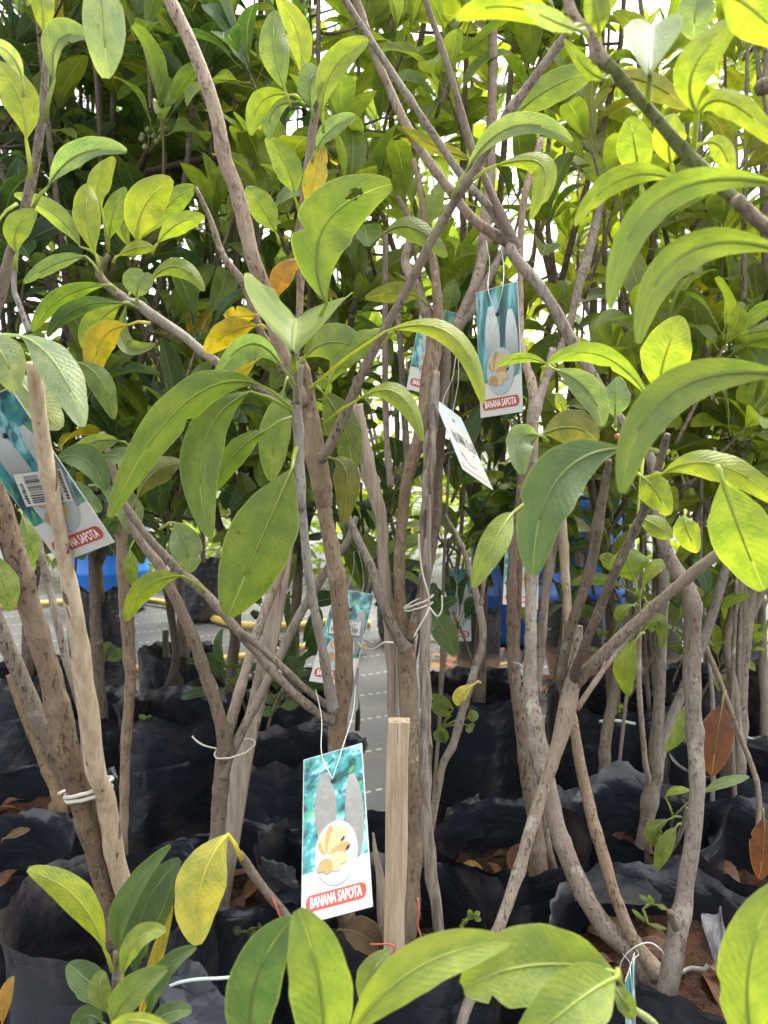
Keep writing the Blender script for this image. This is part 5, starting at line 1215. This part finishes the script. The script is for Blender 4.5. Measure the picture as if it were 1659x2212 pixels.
# bare thin stems of the crowded right side
for i, (lab, segs, d) in enumerate([
    ('thin pale sapling bending up beside the black streaked stick', [(8, 140, 410, 45), (8, 200, 250, 42), (8, 250, 0, 42), (6, 300, 1000, 42), (6, 345, 840, 40), (6, 392, 680, 40), (6, 428, 545, 38), (6, 402, 380, 36), (6, 345, 170, 26), (6, 262, 10, 20)], 1.14),
    ('slanting sapling stem rising from the far torn bag', [(6, 958, 975, 56), (6, 1000, 750, 50), (6, 1050, 480, 38), (6, 1062, 250, 32), (6, 1050, 60, 24)], 1.75),
    ('crooked sapling stem right of the straight smooth trunk', [(8, 1500, 330, 56), (8, 1510, 200, 60), (8, 1540, 0, 44), (6, 1520, 800, 36), (6, 1480, 560, 40), (6, 1540, 300, 44), (6, 1560, 120, 36)], 1.6),
    ('straight thin sapling stem near the right picture edge', [(8, 1555, 160, 34), (6, 1640, 1000, 42), (6, 1640, 700, 42), (6, 1628, 400, 40), (6, 1600, 150, 34)], 1.8),
    ('thin grey stem crossing behind the hanging brown leaf', [(8, 1620, 120, 26), (6, 1590, 1100, 26), (6, 1520, 920, 24), (6, 1440, 700, 26), (6, 1380, 560, 26), (6, 1340, 440, 20)], 1.35),
    ('dark sapling stem with a side stump beside the small bag', [(5, 690, 1080, 66), (5, 705, 850, 54), (5, 760, 640, 44), (5, 735, 420, 40), (5, 700, 200, 34), (5, 720, 0, 28)], 2.3),
    ('dark double stem rising in the shade left of the forked sapling', [(5, 780, 920, 70), (5, 765, 700, 60), (5, 720, 620, 34), (5, 715, 510, 30)], 2.45),
    ('mossy short stump on the bare red soil', [(7, 268, 280, 74), (7, 262, 180, 68), (7, 235, 90, 56), (7, 200, 10, 50), (5, 190, 1090, 44), (5, 110, 900, 40), (5, 40, 700, 36)], 1.38),
    ('dark sapling stem behind the fork and flat stake', [(5, 1010, 900, 44), (5, 1010, 650, 46), (5, 1000, 480, 40), (5, 880, 300, 26)], 2.0),
    ('slim stem right of the pale straight branch', [(6, 1490, 1090, 36), (6, 1480, 800, 40), (6, 1500, 480, 42), (6, 1550, 280, 44), (6, 1560, 200, 30)], 1.9),
]):
    p0 = PQ(*segs[0][:3], d); s = thing('sapling_stem', tuple(p0), lab, 'sapling', 'bare sapling stems')
    dkk = lab.startswith('dark'); stem(s, 'trunk', segs, d, d + .03, mat='bark_dark' if dkk or 'mossy' in lab else 'bark', color=(.55, .5, .42, 1) if dkk else (1.6, 1.5, 1.1, 1) if 'mossy' in lab else (1, .96, .9, 1))
    if i == 0:
        hero_leaf(s, 6, (395, 740), (330, 790), (325, 835), 60, 'W', 1.12)
        stem(s, 'twig', [(6, 420, 400, 22), (6, 428, 330, 20), (6, 436, 285, 18)], 1.14, 1.13)

_t = random.Random(33)
ORD = 'first second third fourth fifth sixth seventh eighth ninth tenth eleventh'.split()
xs_ = sorted(_t.uniform(1000, 1660) for _ in range(11)) + sorted(_t.uniform(560, 960) for _ in range(4))
for i, x in enumerate(xs_):
    d = _t.uniform(1.5, 2.3); wd = _t.uniform(9, 15); lean = _t.uniform(-90, 90); dark = i % 3 == 0
    yb = 1030 + F * .67 / d; segs = [(0, x, yb + 10, wd), (0, x + lean * .3 + _t.uniform(-12, 12), yb * .75 + 900 * .25, wd * .95), (0, x + lean * .7 + _t.uniform(-12, 12), yb * .4 + 900 * .6, wd * .8), (0, x + lean, 900, wd * .7), (0, x + lean * 1.3, 620, wd * .5)]
    lab = ('dark' if dark else 'pale') + ' thin bare stem, ' + ORD[i if i < 11 else i - 11] + ' from the left of those behind the ' + ('leaning sapling' if i < 11 else 'middle trunk')
    s_ = thing('sapling_stem', tuple(P(x, yb, d)), lab, 'sapling', 'thin bare stems')
    stem(s_, 'trunk', segs, d, d + .05, mat='bark_dark' if dark else 'bark', color=(_t.uniform(.7, 1.1),) * 3 + (1,), sides=8)
# leaf whorls on side shoots of the trees behind, where they show between the front stems
_w = random.Random(21)
def whorl(q, x, y, d, n, size, tints, tree=None):
    p = PQ(q, x, y, d)
    if tree is None:
        tree = min(T.values(), key=lambda r: (Vector((r.location.x, r.location.y, 0)) - Vector((p.x, p.y, 0))).length)
    ax3 = Vector((_w.uniform(-.5, .5), _w.uniform(-.7, .1), _w.uniform(.5, 1))).normalized()
    e = p - ax3 * _w.uniform(.10, .2) + Vector((0, .05, -.02)); m = p.lerp(e, .5) + Vector((_w.uniform(-.01, .01), 0, .005))
    V, Fc, U = tube(catmull([(*e, .0038), (*m, .0032), (*p, .0024)], 5), 6, True, .15, 3, 2, .2); mesh_obj('twig', V, Fc, M['bark'], tree, U, True, (.8, .76, .66, 1))
    fr = frame(ax3, (0, 1, .2)); ph = _w.uniform(0, 6); bt = TINT[_w.choice(tints)]
    for k in range(n):
        az = ph + k * 2.4; el = _w.uniform(.35, 1.2) + (.4 if k > n * .6 else 0)
        dv = fr @ Vector((math.cos(el), math.sin(el) * math.cos(az), math.sin(el) * math.sin(az)))
        s = size * _w.uniform(.7, 1.2); pos = p - ax3 * (.05 * k / n) + dv * (.012 + s * .16)
        leaf_object(tree, pos, frame(dv, ax3 + Vector((_w.uniform(-.5, .5), _w.uniform(-.5, .5), .3))), s, _w.randrange(len(LIB)), vary(bt if _w.random() < .7 else TINT[_w.choice(tints)], _w, .15))
for (q, d, tints, size, spots) in [
    (4, 1.72, 'dDGd', .14, [(350, 560), (430, 780), (330, 1000), (60, 960), (500, 960), (560, 560), (60, 640)]),
    (4, 1.40, 'GyOgY', .13, [(980, 480), (1160, 300), (1320, 190), (1500, 330), (1560, 470), (600, 250), (760, 250), (1100, 560), (1620, 230), (1500, 900), (1600, 700), (1380, 800), (900, 900), (780, 860)]),
    (6, 1.65, 'Gyg', .12, [(1450, 400), (1620, 560), (1250, 500), (1600, 120), (1390, 300), (1530, 230), (1480, 620), (1010, 120), (1640, 330)]),
    (6, 1.75, 'dGD', .12, [(860, 150), (470, 150), (730, 250), (320, 120), (560, 60), (980, 300)]),
    (5, 1.75, 'dDdG', .13, [(700, 40), (1150, 400), (980, 720), (1290, 600), (1580, 100), (1600, 350), (300, 110), (1130, 60), (380, 40), (1240, 720)]),
    (3, 1.55, 'dDGd', .13, [(620, 960), (720, 1080), (560, 700), (780, 700), (960, 640), (1560, 980), (1450, 1060), (760, 250), (880, 300), (120, 40)]),
    (2, 1.45, 'OGyg', .14, [(100, 900), (600, 860), (800, 500), (700, 950), (1150, 960), (1450, 960), (250, 350), (100, 150), (330, 160), (900, 640), (640, 330), (1000, 850), (1560, 700)]),
    (1, 1.5, 'dGdgy', .14, [(830, 350), (1050, 250), (1100, 700), (1180, 820), (940, 950), (700, 480), (600, 120), (1480, 600), (1560, 800), (960, 120)]),
]:
    for (x, y) in spots: whorl(q, x, y, d + _w.uniform(-.12, .2), _w.randint(6, 9), size * .9, tints)

for i in range(34):                                # small leafy side shoots low between the stems
    x = _w.uniform(880, 1650) if i < 25 else _w.uniform(570, 850); y = _w.uniform(1050, 1400) if i < 25 else _w.uniform(1040, 1240)
    whorl(0, x, y, _w.uniform(1.5, 2.2), _w.randint(4, 7), .085, 'GgyOdy' if x > 1250 else 'dGDdg')

# far wood behind everything: one mass
def far_wood():
    rnd = random.Random(77); items = []
    for n_ in range(10500):
        x = rnd.uniform(-8.5, 8.5); y = rnd.uniform(7.2, 10.5)
        hmax = 1.8 + 1.0 * noise.noise(Vector((x * .5, 3, 0))) + .5 * noise.noise(Vector((x * 1.7, 9, 0)))
        z = .1 + (hmax + .6) * rnd.random() ** .8
        if noise.noise(Vector((x * 1.1, y * .6, z * 1.2))) < -.22: continue
        if n_ > 5800: y = rnd.uniform(6.2, 7.4); z = rnd.uniform(.02, 1.15) * (.7 + .5 * noise.noise(Vector((x * 1.3, 0, 0))))
        a = rnd.uniform(0, 6.28); dv = Vector((math.cos(a), math.sin(a), rnd.uniform(-.4, .7)))
        items.append(((x, y, z), frame(dv, (rnd.uniform(-.6, .6), rnd.uniform(-.6, .6), 1)), rnd.uniform(.18, .30), rnd.randrange(len(LOW)), vary(TINT[rnd.choice('GGgyyY')], rnd, .25)))
    o = leaf_mass('far_wood', items, LOW); tag(o, 'far green mass of trees closing off the nursery', 'trees', kind='stuff')
far_wood()

# torn flaps of film hanging from bag rims
def flap(key_label, cs, seed, amp=.012):
    root = next(o for o in COL.objects if o.get('label') == key_label)
    c = [P(*p) for p in cs]; n = 14; V = []
    for i in range(n + 1):
        for j in range(n + 1):
            u, v = i / n, j / n
            u2 = u * (1 + .10 * noise.noise(Vector((v * 3, seed, 1)))) ; v2 = v * (1 + .14 * noise.noise(Vector((u * 3, seed, 7))))
            p = c[0] * (1 - u2) * (1 - v2) + c[1] * u2 * (1 - v2) + c[2] * u2 * v2 + c[3] * (1 - u2) * v2
            cz = noise.noise(Vector((u * 2.2 + seed, v * 2.2, 0))); V.append(p + Vector((0, 1, .3)) * (amp * (cz + .8 * abs(noise.noise(Vector((u * 4, v * 4, seed)))))))
    Fc = [(i * (n + 1) + j, (i + 1) * (n + 1) + j, (i + 1) * (n + 1) + j + 1, i * (n + 1) + j + 1) for i in range(n) for j in range(n)]
    mesh_obj('torn_flap', V, Fc, M['bag'], root)
BL = {k: l for k, _, _, l, _ in BAG_LIST}
flap(BL['R8'], [(965, 1745, 1.55), (1035, 1715, 1.5), (1050, 1812, 1.42), (950, 1822, 1.48)], 1)
flap(BL['A'], [(340, 2090, .92), (440, 2085, .9), (520, 2212, .82), (350, 2230, .84)], 2)
flap(BL['G'], [(1515, 1990, .95), (1560, 1960, 1.0), (1600, 2180, .9), (1575, 2180, .86)], 3)
flap(BL['R13'], [(1520, 1760, 1.45), (1545, 1770, 1.42), (1555, 1830, 1.38), (1535, 1835, 1.38)], 4, .006)
flap(BL['J'], [(1270, 1890, 1.2), (1400, 1900, 1.18), (1440, 1960, 1.08), (1240, 1950, 1.1)], 5)
flap(BL['B'], [(560, 1850, 1.22), (640, 1880, 1.2), (660, 1960, 1.12), (570, 1940, 1.12)], 6)

# ------------------------------------------------------------------ fallen leaves, litter, seedlings
def dry_tint(rnd): return vary(rnd.choice([(.20, .10, .06, .4), (.30, .17, .11, .4), (.24, .12, .09, .5), (.38, .25, .16, .3)]), rnd, .2)
def litter():
    rnd = random.Random(5); items = []
    for (x, y, z, q) in LITTER:
        a = rnd.uniform(0, 6.28); items.append(((x, y, z), frame((math.cos(a), math.sin(a), rnd.uniform(-.25, .25)), (rnd.uniform(-.5, .5), rnd.uniform(-.5, .5), 1)), rnd.uniform(.035, .085), rnd.randrange(len(LIB)), dry_tint(rnd)))
    tag(leaf_mass('leaf_litter', items, LIB), 'small dry brown leaf litter scattered on the bag soil', 'leaf litter', kind='stuff')
    items = []
    for (dx, dy, n, sp) in ((1300, 1495, 46, .16), (970, 1440, 22, .25), (1230, 1500, 14, .3), (1470, 1470, 20, .25), (900, 1400, 14, .4)):
        c = on_ground(dx, dy)
        for k in range(n):
            a = rnd.uniform(0, 6.28); r = sp * math.sqrt(rnd.random()); items.append(((c.x + r * math.cos(a), c.y + r * .7 * math.sin(a), .015 + .09 * rnd.random() * max(0, 1 - r / .17)), frame((math.cos(a * 3), math.sin(a * 3), rnd.uniform(-.1, .25)), (rnd.uniform(-.4, .4), rnd.uniform(-.4, .4), 1)), rnd.uniform(.08, .14), rnd.randrange(len(LIB)), vary((.34, .17, .12, .3), rnd, .2)))
    tag(leaf_mass('leaf_heap', items, LIB), 'reddish brown heap of raked dry leaves on the mat', 'leaf heap', kind='stuff')
litter()
def lone_leaf(label, *a, **k):
    q, b, m, t, wd, ti, d = a[:7]
    root = thing('dry_leaf', tuple(PQ(q, *t, d)), label, 'leaf', 'dry brown leaves')
    hero_leaf(root, *a, name='blade', **k)
lone_leaf('large red brown dead leaf hanging at the right', 6, (1462, 828), (1440, 960), (1415, 1140), 135, 'K', 1.1, None, 0, 10, True, (6, 1475, 770))
lone_leaf('dark red dead leaf cut by the right picture edge', 8, (1640, 210), (1640, 330), (1620, 480), 110, 'K', 1.15, None, 0, 10, True)
lone_leaf('curled pink brown leaf standing left of the lowest fruit tag', 7, (1210, 330), (1170, 360), (1165, 415), 50, 'K', 1.35, None, 20, 20, True)
lone_leaf('large folded brown leaf under the corner of the lowest fruit tag', 7, (1480, 700), (1560, 720), (1650, 800), 130, 'K', 1.06, None, 20, 20, False)
lone_leaf('brown leaf lying on the red soil by the mossy stump', 7, (20, 305), (75, 280), (130, 265), 36, 'K', 1.3, None, 20, 10, False)
lone_leaf('rust coloured leaf on the soil by the flaking trunk', 8, (325, 440), (370, 425), (425, 435), 46, 'B', 1.26, None, 20, 10, False)
lone_leaf('pale brown leaf at the lower left picture edge', 7, (10, 1110), (20, 1000), (60, 900), 60, 'B', .9, None, 20, 10, False)
lone_leaf('dry leaf lying behind the torn yellow leaf', 7, (730, 745), (790, 715), (850, 700), 70, 'K', 1.1, None, 10, 10, False)
def seedling(label, q, x, y, d, leaves, wd, tint, h=0):
    base = PQ(q, x, y, d); root = thing('seedling', tuple(base), label, 'seedling', 'small weeds in the bags')
    for (bx, by, tx, ty) in leaves:
        hero_leaf(root, q, (bx, by), ((bx + tx) / 2, (by + ty) / 2), (tx, ty), wd, tint, d, d - .005, 10, 8, False, (q, x, y - h, d), nowave=True)
seedling('round leaved seedling in the soil at the right', 8, 1540, 600, 1.18, [(1540, 575, 1500, 590), (1525, 555, 1482, 540), (1545, 552, 1548, 528), (1555, 585, 1602, 588)], 42, 'G', 20)
seedling('feathery yellow green seedling beside the straight smooth trunk', 8, 1378, 606, 1.16, [(1372, 590, 1350, 560), (1380, 580, 1385, 552), (1405, 575, 1460, 582), (1400, 565, 1430, 556), (1385, 520, 1360, 490), (1392, 505, 1400, 482), (1400, 515, 1425, 520), (1395, 500, 1420, 500)], 16, 'Y', 10)
seedling('small clover like seedling in front of the black bag wall', 8, 340, 690, .98, [(345, 680, 328, 690), (345, 670, 352, 655), (380, 640, 365, 612), (385, 640, 415, 622), (388, 648, 420, 655), (375, 640, 365, 650)], 24, 'G', 10)
seedling('wiry seedling with paired narrow leaves before the curved trunk', 8, 1118, 760, .93, [(1130, 665, 1072, 610), (1140, 672, 1220, 695), (1160, 590, 1102, 548), (1165, 585, 1140, 550), (1175, 590, 1225, 610)], 20, 'G', 150)
seedling('low round leaved weed on the bag at the left', 5, 640, 905, 1.85, [(640, 900, 600, 880), (645, 895, 640, 880), (650, 900, 680, 892)], 26, 'G', 0)
seedling('weed with three round leaves behind the forked sapling', 7, 1060, 720, 1.1, [(1050, 710, 1005, 695), (1070, 715, 1110, 712), (1110, 690, 1130, 680)], 34, 'd', 10)
seedling('leafy weed sprouting beside the thin pale sapling', 6, 250, 1080, 1.2, [(270, 990, 215, 950), (265, 1000, 245, 930), (290, 880, 200, 830), (300, 850, 205, 790), (360, 920, 385, 940), (360, 890, 405, 870)], 50, 'G', 150)
seedling('glossy leafed weed in the shade right of the tall open bag', 5, 450, 740, 2.4, [(450, 640, 385, 550), (455, 620, 470, 560), (460, 640, 540, 600), (460, 610, 500, 590)], 50, 'd', 90)
seedling('small weed behind the leaning sapling crossing', 6, 1020, 880, 1.8, [(1015, 850, 1030, 830), (1030, 860, 1050, 850), (1010, 860, 990, 865)], 20, 'Y', 10)
seedling('clump of leafy weeds under the barcode tag', 5, 1200, 900, 1.75, [(1210, 840, 1290, 830), (1190, 830, 1150, 790), (1200, 820, 1210, 780), (1195, 850, 1120, 870)], 44, 'd', 50)
seedling('yellowing low weed by the grafted trunk', 8, 1470, 350, 1.5, [(1440, 345, 1378, 360), (1470, 340, 1500, 350), (1480, 350, 1520, 365)], 40, 'O', 0)
# red flower bud and dark fruit by the near leaves
for lab, q, x, y, d, r, mt in (('dark red bud by the big arched leaf', 4, 1010, 780, .7, .003, 'twine_red'), ('dark brown shrivelled fruit at the upper right edge', 2, 1640, 375, .5, .0055, 'bark_dark')):
    c = PQ(q, x, y, d); root = thing('flower_bud', tuple(c), lab, 'bud')
    V, Fc, U = tube(np.array([(*(c + Vector((0, 0, r * s))), r * .12 + r * .88 * math.sqrt(max(0, 1 - s * s))) for s in np.linspace(-1, 1, 11)]), 12, True, .3, 4); mesh_obj('bud', V, Fc, M[mt], root, U)
    V, Fc, U = tube(catmull([(*(c - Vector((0, 0, r))), .0012), (*(c + Vector((.006, 0, -.03))), .0012), (*(c + Vector((.02, .01, -.05))), .0015)], 5), 5); mesh_obj('stalk', V, Fc, M['bark_dark'], root, U)
